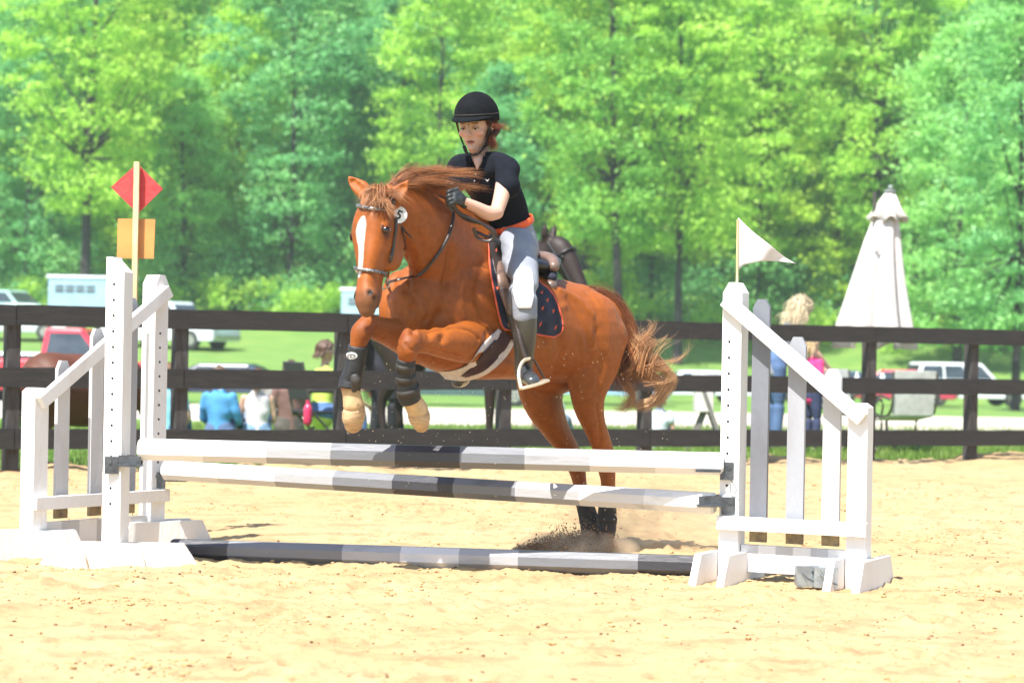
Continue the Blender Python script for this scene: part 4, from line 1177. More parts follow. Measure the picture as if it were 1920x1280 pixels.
legboot('dusty black boot on the near hind leg, at the right', [P(1139.5, 920, 11.56), P(1139, 950, 11.56), P(1137, 980, 11.56), P(1135, 1004, 11.53)], [(.050, .050), (.049, .050), (.055, .055), (.053, .053)], M_neod, ((.25, .03, .003), (.60, .035, .003)), M_neod)
legboot('dusty black boot on the far hind leg, at the left', [P(1091, 920, 11.69), P(1098, 950, 11.69), P(1106, 980, 11.67), P(1108, 1002, 11.63)], [(.049, .049), (.049, .050), (.055, .055), (.053, .053)], M_neod)

# ================================================================== rider
rider = empty('person', P(975, 470, 11.0), 0, 'person riding the chestnut horse in black polo shirt, grey breeches, black helmet and tall boots', 'person')
M_skin = mat('skin', (1, 1, 1), .5, scale=25, amt=.12, attr='tint', spec=.35)
M_skin.node_tree.nodes['Principled BSDF'].inputs['Subsurface Weight'].default_value = .03
M_skin.node_tree.nodes['Principled BSDF'].inputs['Subsurface Radius'].default_value = (.02, .007, .004)
rb_ = MB()
FC = P(886, 240, 10.72)                                           # face centre line
Fd = Vector((-.38, -.90, -.20)).normalized(); Fs = Vector((.92, -.39, 0)).normalized(); Fs = (Fs - Fd * Fs.dot(Fd)).normalized(); Fu = Fs.cross(Fd).normalized()
if Fu.z < 0: Fu = -Fu
HC = P(893, 232, 10.80)                                           # skull centre
HK = 1.10
def F(s, f, u): return HC + (Fs * s + Fd * f + Fu * u) * HK
MF = Matrix((Fs, Fd, Fu)).transposed() * HK
rb_.ell(F(0, -.01, .025), (.074, .092, .085), MF, 24, 16)
rb_.loft([F(0, .020, .06), F(0, .028, .0), F(0, .030, -.045), F(0, .040, -.085), F(0, .048, -.112)], [(.074, .071), (.074, .069), (.063, .062), (.047, .048), (.027, .029)], up=Fd, n=24, k=4)
rb_.ell(F(0, .070, -.104), (.022, .018, .014), MF)
rb_.loft([F(0, .088, .004), F(0, .098, -.018), F(0, .108, -.040)], [(.007, .007), (.0085, .009), (.012, .010)], up=Fd, n=12, k=3)
for sgn in (-1, 1):
    rb_.ell(F(sgn * .010, .099, -.044), (.008, .008, .006), MF)
    rb_.ell(F(sgn * .040, .062, -.036), (.022, .020, .020), MF)
    rb_.ell(F(sgn * .030, .083, .006), (.018, .008, .005), MF)
    rb_.ell(F(sgn * .076, -.005, -.008), (.008, .018, .028), MF)
# neck, shoulders, arms, hips, legs
NB = P(908, 303, 10.84); SL = P(949, 316, 10.66); SR = P(860, 314, 10.98)
rb_.loft([F(0, -.022, -.06), P(900, 280, 10.82), P(906, 308, 10.86)], [.050, .046, .056], n=18)
ELB = P(931, 398, 10.50); WR = P(868, 377, 10.36)
rb_.loft([SL, P(945, 345, 10.60), P(938, 375, 10.54), ELB], [.046, .043, .038, .034], n=16)
rb_.loft([ELB, P(915, 400, 10.46), P(893, 389, 10.41), WR], [.036, .037, .030, .023], n=16)
ERB = P(843, 350, 10.90); WRr = P(826, 380, 10.62)
rb_.loft([SR, P(850, 335, 10.97), ERB], [.045, .041, .034], n=14)
rb_.loft([ERB, P(836, 365, 10.76), WRr], [.034, .030, .023], n=14)
PEL = P(963, 452, 11.02)
rb_.loft([PEL, P(948, 395, 10.98), P(918, 340, 10.90), P(908, 315, 10.88)], [(.125, .09), (.105, .085), (.13, .095), (.10, .07)], up=HF, n=20, k=4)
KN = P(984, 568, 10.56); AN = P(983, 690, 10.64); TO = P(995, 711, 10.48)
rb_.loft([P(972, 468, 10.90), P(978, 510, 10.72), KN], [.072, .062, .050], n=18)
rb_.loft([KN, P(984, 620, 10.57), AN], [.050, .050, .030], n=18)
rb_.loft([AN, P(988, 703, 10.57), TO], [.030, .028, .02], n=14)
rb_.loft([P(935, 470, 11.25), P(880, 540, 11.25), P(865, 580, 11.2)], [.08, .068, .05], n=16)
rb_.loft([P(865, 580, 11.2), P(868, 640, 11.24), P(872, 690, 11.28)], [.05, .05, .036], n=16)
rbm = fuse(rb_, .0045, 4, .5)
co = get_co(rbm); nrm = np.empty(len(co) * 3); rbm.vertices.foreach_get('normal', nrm); nrm = nrm.reshape(-1, 3)
for sgn in (-1, 1): push(F(sgn * .031, .090, -.012), .013, -.008)
set_co(rbm, co)
c = np.tile(np.array([.58, .335, .25]), (len(co), 1))
for sgn in (-1, 1): paint(F(sgn * .045, .08, -.040), .022, (.68, .30, .23), .55, 1)
paint(F(0, .112, -.043), .012, (.62, .28, .2), .5, 1)
for x in (-.016, -.008, 0, .008, .016):
    pass
for sgn in (-1, 1):
    for x in (.018, .026, .034, .042): paint(F(sgn * x, .092 - (x - .018) * .4, .009), .006, (.24, .10, .05), .85, 2)
set_color(rbm, c); rbm.materials.append(M_skin)
link('body', rbm, rider)
rider_bvh = bvh_of(rbm)
M_lip = mat('lips', (.46, .15, .12), .4); M_mouth = mat('mouth_gap', (.05, .015, .012), .6)
def facept(s, u, off): 
    o_ = F(s, .25, u); q_, n_, i_, d_ = rider_bvh.ray_cast(o_, -Fd); return (q_ if q_ is not None else F(s, .085, u)) + Fd * off
for nm, u0, arcs, rads, mm in (('upper_lip', -.0715, (-.002, .0, .0015, .0, -.002), (.0016, .0030, .0034, .0030, .0016), M_lip), ('lower_lip', -.0815, (.002, -.0005, -.002, -.0005, .002), (.0016, .0034, .0042, .0034, .0016), M_lip), ('mouth', -.0762, (0, 0, 0, 0, 0), (.001, .0022, .0026, .0022, .001), M_mouth)):
    b = MB(); b.loft([facept(x, u0 + a_, .0004) for x, a_ in zip((-.0185, -.010, 0, .010, .0185), arcs)], [(r_, r_) for r_ in rads], up=Fd, n=10, k=4); b.build(nm, mm, rider)
M_eyew = mat('eye_white', (.6, .57, .54), .3); M_lash = mat('eyelashes', (.05, .025, .015), .6); M_lidr = mat('upper_eyelid', (.50, .27, .19), .5)
for sgn in (-1, 1):
    b = MB(); b.ell(F(sgn * .031, .074, -.012), (.0125, .0125, .0125), MF, 14, 10); e = b.build('eye', M_eyew, rider)
    b = MB(); b.ell(F(sgn * .031, .0845, -.0145), (.0062, .0035, .0062), MF, 10, 8); b.build('iris', M_ink, e)
    b = MB(); b.loft([F(sgn * .018, .084, -.011), F(sgn * .031, .0885, -.0085), F(sgn * .045, .079, -.012)], [(.0035, .0035), (.0055, .005), (.003, .003)], n=8); b.build('upper_lid', M_lidr, e)
    b = MB(); b.tube([F(sgn * .018, .087, -.0135), F(sgn * .031, .092, -.0125), F(sgn * .046, .082, -.0150)], .0016, 5, 3); b.build('lashes', M_lash, e)

# helmet
M_velvet = mat('black_velvet', (.004, .0045, .006), .95, (.008, .009, .011), 30, bump=.2, spec=.12)
M_harn = mat('dark_brown_harness', (.022, .016, .014), .7)
helm = empty('helmet', F(0, 0, .08) - rider.location, 0); helm.parent = rider
hm = MB()
vs_, fs_ = [], []; nh, mh = 40, 16
HX = F(0, -.012, .038)
for i in range(mh + 1):
    ph = (math.pi * .56) * i / mh
    for j in range(nh):
        th = 2 * math.pi * j / nh
        fx = math.sin(th) ; fy = math.cos(th)
        low = 1.0 if fy > 0 else 1.0 + .10 * (-fy)
        z = math.cos(ph * (1 + .12 * max(0, -fy))) 
        p = Vector((.101 * math.sin(ph) * fx, .122 * math.sin(ph) * fy, .108 * z))
        vs_.append(HX + MF @ p)
for i in range(mh):
    for j in range(nh):
        j2 = (j + 1) % nh; fs_.append((i * nh + j, (i + 1) * nh + j, (i + 1) * nh + j2, i * nh + j2))
hm.add(vs_, fs_, 0, True); ho = hm.build('shell', M_velvet, helm)
sd = ho.modifiers.new('thick', 'SOLIDIFY'); sd.thickness = .010; sd.offset = -1
b = MB(); vb, fb_ = [], []
for i in range(25):
    a = -1.25 + 2.5 * i / 24
    for k, rr in enumerate((0, .5, 1)):
        ext = .056 * math.cos(a * 1.15) ** 1.0 * rr if math.cos(a * 1.15) > 0 else 0
        p = Vector(((.098 + ext * .35) * math.sin(a), (.118 + ext) * math.cos(a), .002 - .018 * rr * math.cos(a) - .006 * (1 - math.cos(a))))
        vb.append(HX + MF @ p)
for i in range(24):
    for k in range(2): fb_.append((i * 3 + k, i * 3 + k + 1, (i + 1) * 3 + k + 1, (i + 1) * 3 + k))
b.add(vb, fb_, 0, True); bo = b.build('peak', M_velvet, helm); sd = bo.modifiers.new('thick', 'SOLIDIFY'); sd.thickness = .006; sd.offset = 0
b = MB(); b.ell(HX + Fu * .112, (.008, .008, .004)); b.build('button', M_velvet, helm)
b = MB(); b.tube([HX + MF @ Vector((.099 * math.sin(a), .121 * math.cos(a), .006 + .004 * math.cos(a))) for a in np.linspace(-3.0, 3.0, 24)], .0032, 6, 2); b.build('edge_trim', M_harn, helm)
for sgn in (-1, 1):
    b = MB(); b.loft([F(sgn * .088, .035, .035), F(sgn * .080, .030, -.02), F(sgn * .060, .035, -.080), F(sgn * .040, .045, -.115)], [(.0085, .0022)] * 4, up=Fs * sgn, n=8, k=4, power=4); b.build('harness_strap', M_harn, helm)
b = MB(); b.loft([F(-.052, .038, -.100), F(-.03, .058, -.130), F(0, .062, -.138), F(.03, .058, -.130), F(.055, .030, -.098)], [(.010, .004)] * 5, up=-Fu, n=8, k=4, power=3); b.build('chin_strap', M_harn, helm)
b = MB(); b.loft([F(.080, .02, -.03), F(.074, -.005, -.07), F(.055, .03, -.10)], [(.008, .003)] * 3, up=Fs, n=8, k=4, power=4); b.build('harness_strap', M_harn, helm)
rs = np.random.RandomState(4)
hg = [([[F(.072, -.03, .01), F(.085, -.06, -.03), P(925, 258, 10.75), P(930, 272, 10.75), P(926, 284, 10.75)], [F(.06, -.05, .0), P(915, 255, 10.78), P(918, 270, 10.78), P(915, 280, 10.78)]], 420, .010, .010, .0010),
      ([[F(.078, -.02, .02), P(925, 238, 10.72), P(942, 241, 10.70), P(958, 243, 10.7)], [F(.078, -.03, .03), P(922, 234, 10.72), P(935, 232, 10.70), P(948, 231, 10.7)]], 90, .005, .007, .0009),
      ([[F(-.068, .05, .04), F(-.07, .052, .01), F(-.066, .05, -.03)]], 30, .003, .004, .0008),
      ([[F(.066, .05, .035), F(.072, .03, .0), F(.074, -.01, -.015)]], 60, .004, .006, .0008)]
hair_obj('ponytail', hg[:2], rider, (.13, .032, .014), (.30, .085, .035), rs)
for g_ in hg[2:]: hair_obj('loose_hair', [g_], rider, (.13, .032, .014), (.24, .07, .03), rs)

# polo shirt
M_polo = mat('black_polo_cotton', (.0045, .0055, .010), .9, (.007, .009, .015), 20, bump=.25, bscale=160, spec=.15)
sb_ = MB()
sb_.loft([P(958, 432, 11.00), P(950, 405, 10.98), P(932, 365, 10.93), P(918, 335, 10.88), P(908, 312, 10.86), P(905, 302, 10.85)], [(.118, .090), (.120, .098), (.145, .112), (.155, .112), (.115, .085), (.07, .06)], up=HF, n=28, k=4)
sb_.loft([P(925, 308, 10.80), SL + ZV * .004, P(950, 335, 10.62), P(952, 349, 10.595)], [.062, .060, .062, .066], n=20, cap=True)
sb_.loft([P(890, 306, 10.92), SR + ZV * .004, P(852, 332, 10.97), P(848, 343, 10.94)], [.062, .058, .058, .060], n=20, cap=True)
sb_.loft([SR, P(905, 312, 10.86), SL], [.055, .06, .055], n=16)
shm = fuse(sb_, .007, 3, .5)
co = get_co(shm); nrm = np.empty(len(co) * 3); shm.vertices.foreach_get('normal', nrm); nrm = nrm.reshape(-1, 3)
fold = (vnoise(co[:, 0] * 7 + co[:, 2] * 9, co[:, 2] * 9 - co[:, 0] * 10 + 9, 41) - .5) * .018 + (vnoise(co[:, 0] * 26 + co[:, 2] * 12 + 60, co[:, 2] * 14 - co[:, 0] * 9 + 60, 42) - .5) * .007
co = co + nrm * fold[:, None]; set_co(shm, co); shm.materials.append(M_polo)
polo = link('polo_shirt', shm, rider); polo_bvh = bvh_of(shm)
# collar and placket, buttons, small white bird
def pon(x, y, o_=.004): return cast(polo_bvh, x, y, o_, 10.75)[0]
for pl in ([(878, 296), (880, 306), (886, 316), (893, 320)], [(915, 286), (914, 298), (906, 312), (896, 320)]):
    b = MB(); b.loft([P(x, y, 10.76 if y < 300 else pon(x, y).y - .006) for x, y in pl], [(.014, .004), (.018, .004), (.018, .004), (.006, .003)], up=Vector((-.2, -1, .2)), n=10, k=4, power=3); b.build('collar', M_polo, polo)
M_btn = mat('white_button', (.75, .75, .75), .3)
M_sk2 = mat('throat_skin', (.58, .33, .235), .5)
b = MB(); nk = [P(885, 298, 10.755), P(897, 296, 10.75), P(908, 298, 10.755), P(897, 322, 10.745)]
b.loft([P(896, 290, 10.79), P(896, 303, 10.765), P(895, 317, 10.755)], [(.030, .02), (.022, .012), (.004, .006)], up=Vector((0, -1, 0)), n=14, k=4); b.build('open_neck', M_sk2, polo)
for x, y in ((892, 327), (890, 339)):
    q = pon(x, y, .002); b = MB(); b.ell(q, (.004, .002, .005)); b.build('button', M_btn, polo)
q = pon(914, 337, .004); d = (EYE - q).normalized(); X_ = ZV.cross(d).normalized(); Y_ = d.cross(X_); s = .0125
b = MB(); b.prism([(a * s, c_ * s) for a, c_ in [(-1, .25), (-.3, .1), (.05, -.25), (.35, .15), (.95, .75), (.8, .1), (.45, -.45), (0, -.75), (-.25, -.35), (-.6, 0)]], X_, Y_, q, d * .001); b.build('bird_emblem', M_btn, polo)
for i, a in enumerate(((P(958, 347, 10.56), P(946, 350, 10.55)),)): pass
# belt, breeches
M_bree = mat('grey_breeches', (.26, .275, .315), .85, (.21, .225, .265), 9, bump=.3, bscale=120, spec=.2)
M_kpatch = mat('white_knee_patch', (.72, .71, .68), .6, (.6, .58, .55), 12, bump=.2)
M_belt = mat('orange_belt', (.80, .10, .012), .45, (.66, .08, .01), 15, bump=.15)
bb = MB()
bb.loft([P(957, 418, 11.0), P(962, 442, 11.0), P(965, 465, 11.02), P(966, 488, 11.05)], [(.118, .090), (.128, .100), (.138, .105), (.125, .10)], up=HF, n=28, k=4)
bb.loft([P(970, 458, 10.90), P(976, 490, 10.78), P(981, 525, 10.65), P(983, 560, 10.56), P(984, 592, 10.55)], [(.090, .10), (.082, .088), (.070, .072), (.060, .060), (.056, .056)], up=HF, n=22, k=4)
bb.loft([P(945, 462, 11.2), P(905, 515, 11.25), P(870, 570, 11.2), P(866, 590, 11.2)], [.10, .085, .062, .055], n=18, k=4)
bm_ = fuse(bb, .0075, 3, .5)
co = get_co(bm_); nrm = np.empty(len(co) * 3); bm_.vertices.foreach_get('normal', nrm); nrm = nrm.reshape(-1, 3)
ww = (vnoise(co[:, 0] * 6 - co[:, 2] * 4 + 50, co[:, 2] * 26 + co[:, 0] * 18 + 40, 43) - .5) * .020
co = co + nrm * ww[:, None]; set_co(bm_, co); bm_.materials.append(M_bree)
bree = link('breeches', bm_, rider); br_bvh = bvh_of(bm_)
patch_src = hb_bvh; hb_bvh = br_bvh
b, _, _ = patch([(972, 502), (964, 520), (962, 545), (966, 565), (972, 578)], [(992, 500), (999, 514), (1001, 545), (1000, 562), (996, 578)], 14, 18, .008, .004, fb=10.55); b.build('knee_patch', M_kpatch, bree)
hb_bvh = patch_src
# belt ring around the waist
wc = P(959, 421, 10.99); wt = (HF * .42 + HS * -.10 + ZV * .9).normalized()
sx1 = HS; sx1 = (sx1 - wt * sx1.dot(wt)).normalized(); sy1 = wt.cross(sx1).normalized()
b = MB(); ring = [wc + sx1 * .127 * math.cos(a) + sy1 * .101 * math.sin(a) for a in np.linspace(0, 2 * math.pi, 29)]
b.loft(ring, [(.0175, .0045)] * 29, ups=[(p - wc).normalized() for p in ring], n=8, k=2, power=4, cap=False); b.build('belt', M_belt, rider)
b = MB(); bkp = [p for p in ring]; q = min(ring, key=lambda p: (p - P(937, 428, 10.85)).length); b.bar(q - Vector((.012, 0, .0)) + (q - wc).normalized() * .006, q + Vector((.012, 0, 0)) + (q - wc).normalized() * .006, .006, .030); b.build('belt_buckle', M_belt, rider)
# tall boots
M_boot = mat('tall_black_boot', (.030, .027, .022), .36, (.045, .04, .03), 9, bump=.12, spec=.6)
M_toe = mat('boot_toe_leather', (.035, .04, .045), .25, (.05, .055, .06), 9, spec=.7)
def boot(pts, rad, toe, trad, tag_):
    b = MB(); b.loft(pts, rad, up=HF, n=24, k=5); s_ = b.build('boot_shaft', M_boot, rider)
    b = MB(); b.loft(toe, trad, up=ZV, n=20, k=5); t_ = b.build('boot_foot', M_toe, rider); return s_
boot([P(984, 574, 10.565), P(984, 600, 10.56), P(984, 635, 10.57), P(983, 665, 10.60), P(982, 690, 10.63), P(983, 704, 10.64)], [(.063, .062), (.062, .060), (.058, .058), (.048, .050), (.045, .049), (.043, .048)],
     [P(980, 700, 10.68), P(984, 700, 10.60), P(990, 706, 10.53), P(996, 711, 10.44), P(999, 714, 10.40)], [(.034, .038), (.042, .042), (.044, .036), (.043, .030), (.034, .024)], 'near')
boot([P(866, 580, 11.2), P(868, 640, 11.24), P(872, 690, 11.28)], [.062, .058, .042], [P(872, 700, 11.3), P(866, 710, 11.2), P(858, 715, 11.1)], [.04, .042, .032], 'far')
# gloves with fingers closed round the reins
M_glove = mat('black_glove', (.012, .014, .016), .55, (.03, .034, .038), 40, bump=.3)
def hand(wr, pc, fdir, sdir, upd, parent):
    """wr wrist, pc palm centre, fdir finger direction, sdir from index to little finger"""
    g_ = MB(); fdir = fdir.normalized(); sdir = sdir.normalized(); upd = upd.normalized()
    g_.loft([wr - (pc - wr) * .25, wr, wr.lerp(pc, .5), pc + fdir * .01], [(.031, .027), (.026, .022), (.036, .019), (.040, .017)], up=upd, n=16, k=4)
    for i, (ln, o_) in enumerate(((.92, -.030), (1.0, -.010), (.94, .010), (.78, .029))):
        k0 = pc + fdir * .008 + sdir * o_; a1 = k0 + fdir * .034 * ln + upd * .004; a2 = a1 + fdir * .010 * ln - upd * .027 * ln; a3 = a2 - fdir * .022 * ln - upd * .006
        g_.loft([k0 - fdir * .02, k0, a1, a2, a3], [.0095, .0105, .0098, .009, .0075], n=10, k=4)
    th0 = wr.lerp(pc, .45) - sdir * .030; th1 = th0 + fdir * .030 - sdir * .012 - upd * .008; th2 = th1 + fdir * .026 + sdir * .010 - upd * .010
    g_.loft([wr.lerp(pc, .35) - sdir * .012, th0, th1, th2], [.012, .0125, .0105, .0085], n=10, k=4)
    me = fuse(g_, .0032, 1, .4); me.materials.append(M_glove); return link('glove', me, parent)
hand(WR, P(855, 367, 10.31), Vector((-.75, -.45, -.35)), Vector((.15, -.05, -1)), Vector((-.25, -.9, .3)), rider)
hand(WRr, P(818, 378, 10.52), Vector((-.5, -.7, -.4)), Vector((.15, 0, -1)), Vector((-.7, -.2, .5)), rider)
# stirrup and leather
st = empty('stirrup', P(1000, 700, 10.5), 0, 'steel stirrup iron with dark leather strap round the rider\'s near boot', 'stirrup')
b = MB(); sp = [P(968, 600, 10.53), P(976, 640, 10.50), P(986, 672, 10.49), P(993, 676, 10.49)]
b.loft(sp, [(.012, .003)] * 4, up=Vector((0, -1, 0)), n=8, k=4, power=4); b.build('stirrup_leather', M_lea, st)
M_brass = mat('pale_stirrup_metal', (.72, .60, .42), .3, (.6, .5, .36), 20, metal=.7)
b = MB(); sp = [P(993, 672, 10.47), P(982, 676, 10.45), P(974, 690, 10.42), P(973, 708, 10.39), P(977, 727, 10.36)]
b.loft(sp, [(.008, .008), (.009, .007), (.009, .007), (.010, .008), (.011, .009)], up=Vector((0, -1, 0)), n=10, k=5); b.build('iron_branch', M_brass, st)
b = MB(); sp = [P(995, 673, 10.47), P(1002, 676, 10.48), P(1011, 692, 10.50), P(1022, 712, 10.52)]
b.loft(sp, [(.006, .005)] * 4, up=Vector((0, -1, 0)), n=10, k=5); b.build('release_strap', M_lea, st)
b = MB(); b.loft([P(977, 728, 10.36), P(1000, 722, 10.38), P(1024, 713, 10.42)], [(.030, .008)] * 3, up=ZV, n=12, k=2, power=4); b.build('tread', M_brass, st)
# ================================================================== vehicles
M_glass = mat('dark_window_glass', (.02, .03, .035), .08, (.05, .06, .07), 3, spec=.9)
M_tyre = mat('black_tyre', (.02, .02, .02), .85)
M_chrome = mat('bright_trim', (.5, .5, .5), .25, metal=.9)
M_lampr = mat('red_tail_lamp', (.4, .02, .02), .25)
M_lampw = mat('clear_head_lamp', (.6, .62, .65), .15)
def paint_mat(name, c): return mat(name, c, .22, tuple(q * .9 for q in c), 2, spec=.7)
def vehicle(name, label, cat, loc, rz, L, W, H, color, kind, group=None):
    """kind: 'pickup', 'suv', 'sedan'. local +x forward; body from stacked lofted sections"""
    o = empty(name, loc, rz, label, cat, group)
    M = paint_mat(name + '_paint', color)
    cz = .30; belt = H * .58; h = L / 2
    # lower body
    if kind == 'pickup': prof = [(-h, cz + .15), (-h, belt), (-h * .18, belt + .02), (h * .42, belt + .01), (h * .92, belt - .08), (h, belt - .25), (h, cz)]
    elif kind == 'suv': prof = [(-h, cz + .1), (-h * 1.0, belt), (h * .35, belt + .02), (h * .90, belt - .12), (h, belt - .32), (h, cz)]
    else: prof = [(-h, cz + .08), (-h, belt - .06), (-h * .75, belt), (h * .35, belt), (h * .88, belt - .12), (h, belt - .28), (h, cz)]
    n = len(prof); b = MB()
    secs = []
    for yy, k in ((-W / 2, .96), (-W / 2 * .93, 1.0), (W / 2 * .93, 1.0), (W / 2, .96)):
        sec = [(x * (.985 if k < 1 else 1), yy, z - (0.05 if (k < 1 and z > .7) else 0)) for x, z in prof] + [(-h * .97, yy, cz)]
        secs.append(sec)
    m = n + 1; vs = [Vector(p) for s_ in secs for p in s_]; fs = []
    for i in range(3):
        for j in range(m): fs.append((i * m + j, i * m + (j + 1) % m, (i + 1) * m + (j + 1) % m, (i + 1) * m + j))
    fs += [tuple(range(m - 1, -1, -1)), tuple(3 * m + j for j in range(m))]
    b.add(vs, fs, 0, False)
    bo = b.build('body', M, o, world_space=False); bv = bo.modifiers.new('bevel', 'BEVEL'); bv.width = .05; bv.segments = 3; bv.limit_method = 'ANGLE'
    # cabin
    if kind == 'pickup': c = [(-h * .16, belt), (-h * .12, H), (h * .20, H), (h * .42, belt)]
    elif kind == 'suv': c = [(-h * .98, belt), (-h * .86, H), (h * .12, H), (h * .38, belt)]
    else: c = [(-h * .78, belt - .02), (-h * .42, H), (h * .10, H), (h * .42, belt - .02)]
    def cab(c, w0, w1, name_, mm, gro=0.0, par=None):
        b = MB(); vs = []
        for s_ in (-1, 1):
            for i, (x, z) in enumerate(c): vs.append(Vector((x, s_ * (w0 if i in (0, 3) else w1), z)))
        b.add(vs, [(0, 1, 2, 3), (7, 6, 5, 4), (0, 4, 5, 1), (1, 5, 6, 2), (2, 6, 7, 3), (3, 7, 4, 0)], 0, False)
        q = b.build(name_, mm, par or o, world_space=False); bv = q.modifiers.new('bevel', 'BEVEL'); bv.width = .06; bv.segments = 3
        return q
    cab(c, W / 2 * .93, W / 2 * .76, 'cabin', M)
    # side windows, windscreen, rear window: glass slabs proud of the cabin
    def slab(pts, name_, mm=M_glass, t=.012):
        b = MB(); p = [Vector(q) for q in pts]; nrm_ = (p[1] - p[0]).cross(p[2] - p[0]).normalized() * t
        k = len(p); b.add([q + nrm_ for q in p] + [q - nrm_ for q in p], [tuple(range(k)), tuple(range(2 * k - 1, k - 1, -1))] + [(i, i + k, (i + 1) % k + k, (i + 1) % k) for i in range(k)], 0, False)
        return b.build(name_, mm, o, world_space=False)
    def edge(t, i0, i1): return (c[i0][0] * (1 - t) + c[i1][0] * t, c[i0][1] * (1 - t) + c[i1][1] * t)
    for s_ in (-1, 1):
        def at(x, z): 
            t = (z - c[0][1]) / (H - c[0][1]); return (x, s_ * (W / 2 * (.93 + (.76 - .93) * t) + .004), z)
        zb, zt = c[0][1] + (H - c[0][1]) * .14, c[0][1] + (H - c[0][1]) * .84
        xl0 = edge(.14, 0, 1)[0] + .12; xl1 = edge(.84, 0, 1)[0] + .12; xr0 = edge(.14, 3, 2)[0] - .10; xr1 = edge(.84, 3, 2)[0] - .10
        nw = 1 if kind == 'pickup' else (3 if kind == 'suv' else 2)
        for k in range(nw):
            a, d = k / nw, (k + 1) / nw; g_ = .035
            slab([at(xl0 + (xr0 - xl0) * a + (g_ if k else 0), zb), at(xl0 + (xr0 - xl0) * d - g_, zb), at(xl1 + (xr1 - xl1) * d - g_, zt), at(xl1 + (xr1 - xl1) * a + (g_ if k else 0), zt)], 'side_window')
    for (i0, i1, nm, sg) in ((0, 1, 'rear_window', -1), (3, 2, 'windscreen', 1)):
        x0, z0 = edge(.14, i0, i1); x1, z1 = edge(.86, i0, i1); w0 = W / 2 * .80; w1 = W / 2 * .68
        slab([(x0 + sg * .006, -w0, z0), (x0 + sg * .006, w0, z0), (x1 + sg * .006, w1, z1), (x1 + sg * .006, -w1, z1)], nm, t=.02)
    if kind == 'pickup':
        b = MB(); b.box((-h * .60, 0, belt - .02), (h * .74, W * .80, .10)); b.build('truck_bed', M_black, o, world_space=False)
    for x in (-h * .62, h * .62):
        for s_ in (-1, 1):
            b = MB(); b.cyl((x, s_ * (W / 2 - .20), .34), (x, s_ * (W / 2 + .01), .34), .34, 24); wh = b.build('wheel', M_tyre, o, world_space=False)
            b = MB(); b.cyl((x, s_ * (W / 2 - .02), .34), (x, s_ * (W / 2 + .025), .34), .20, 14); q = b.build('rim', M_chrome, wh, world_space=False)
    for s_ in (-1, 1):
        b = MB(); b.box((-h + .01, s_ * W * .42, belt - .22), (.05, .16, .26)); b.build('tail_light', M_lampr, o, world_space=False)
        b = MB(); b.box((h - .03, s_ * W * .38, belt - .36), (.07, .28, .16)); b.build('headlight', M_lampw, o, world_space=False)
    b = MB(); b.box((-h + .0, 0, .45), (.14, W * .92, .16), bevel=.03); b.build('rear_bumper', M_chrome, o, world_space=False)
    b = MB(); b.box((h - .0, 0, .45), (.14, W * .92, .16), bevel=.03); b.build('front_bumper', M_chrome, o, world_space=False)
    return o
def gxy(px, D):
    x = (px - CX) / FPX * D; return Vector((x, D, tz(x, D)))
vehicle('pickup_truck', 'red pickup truck parked behind the fence at the left', 'truck', gxy(122, 50), 0.02, 5.3, 1.85, 1.75, (.62, .035, .055), 'pickup')
vehicle('pickup_truck', 'white pickup truck parked on the field by the livestock trailer', 'truck', gxy(318, 80), R(-28), 5.2, 1.8, 1.75, (.62, .70, .74), 'pickup')
vehicle('parked_car', 'pale teal car at the far left edge of the grass field', 'car', gxy(0, 96), R(150), 4.4, 1.75, 1.45, (.32, .50, .48), 'sedan')
vehicle('parked_car', 'silver car behind the red pickup truck at the far left', 'car', gxy(30, 84), R(175), 4.6, 1.8, 1.4, (.45, .50, .52), 'sedan')
vehicle('parked_suv', 'white sport utility car with dark windows parked at the right', 'car', gxy(1815, 80), R(8), 4.7, 1.85, 1.62, (.74, .76, .78), 'suv')
vehicle('parked_car', 'dark red car parked behind the patio table', 'car', gxy(1665, 73), R(170), 4.6, 1.8, 1.28, (.42, .03, .07), 'sedan')
vehicle('parked_car', 'dark blue car parked left of the patio umbrella', 'car', gxy(1560, 78), R(174), 4.5, 1.8, 1.24, (.035, .07, .13), 'sedan')
vehicle('parked_car', 'white low car seen between the rails right of the horse tail', 'car', gxy(1290, 72), R(184), 4.7, 1.8, 1.12, (.66, .74, .78), 'sedan')
vehicle('parked_car', 'navy car seen between the rails behind the person in blue', 'car', gxy(400, 52), R(178), 4.6, 1.8, 1.0, (.025, .04, .085), 'sedan')
vehicle('parked_car', 'dark green car seen under the belly of the leaping horse', 'car', gxy(860, 56), R(3), 4.6, 1.8, 1.02, (.05, .10, .10), 'sedan')
vehicle('parked_car', 'pale blue car seen between the rails behind the hind legs', 'car', gxy(1120, 66), R(-4), 4.5, 1.8, 1.06, (.26, .42, .55), 'sedan')
vehicle('parked_car', 'white hatchback behind the bay horse at the left edge', 'car', gxy(70, 58), R(2), 4.2, 1.75, 1.1, (.62, .68, .70), 'suv')
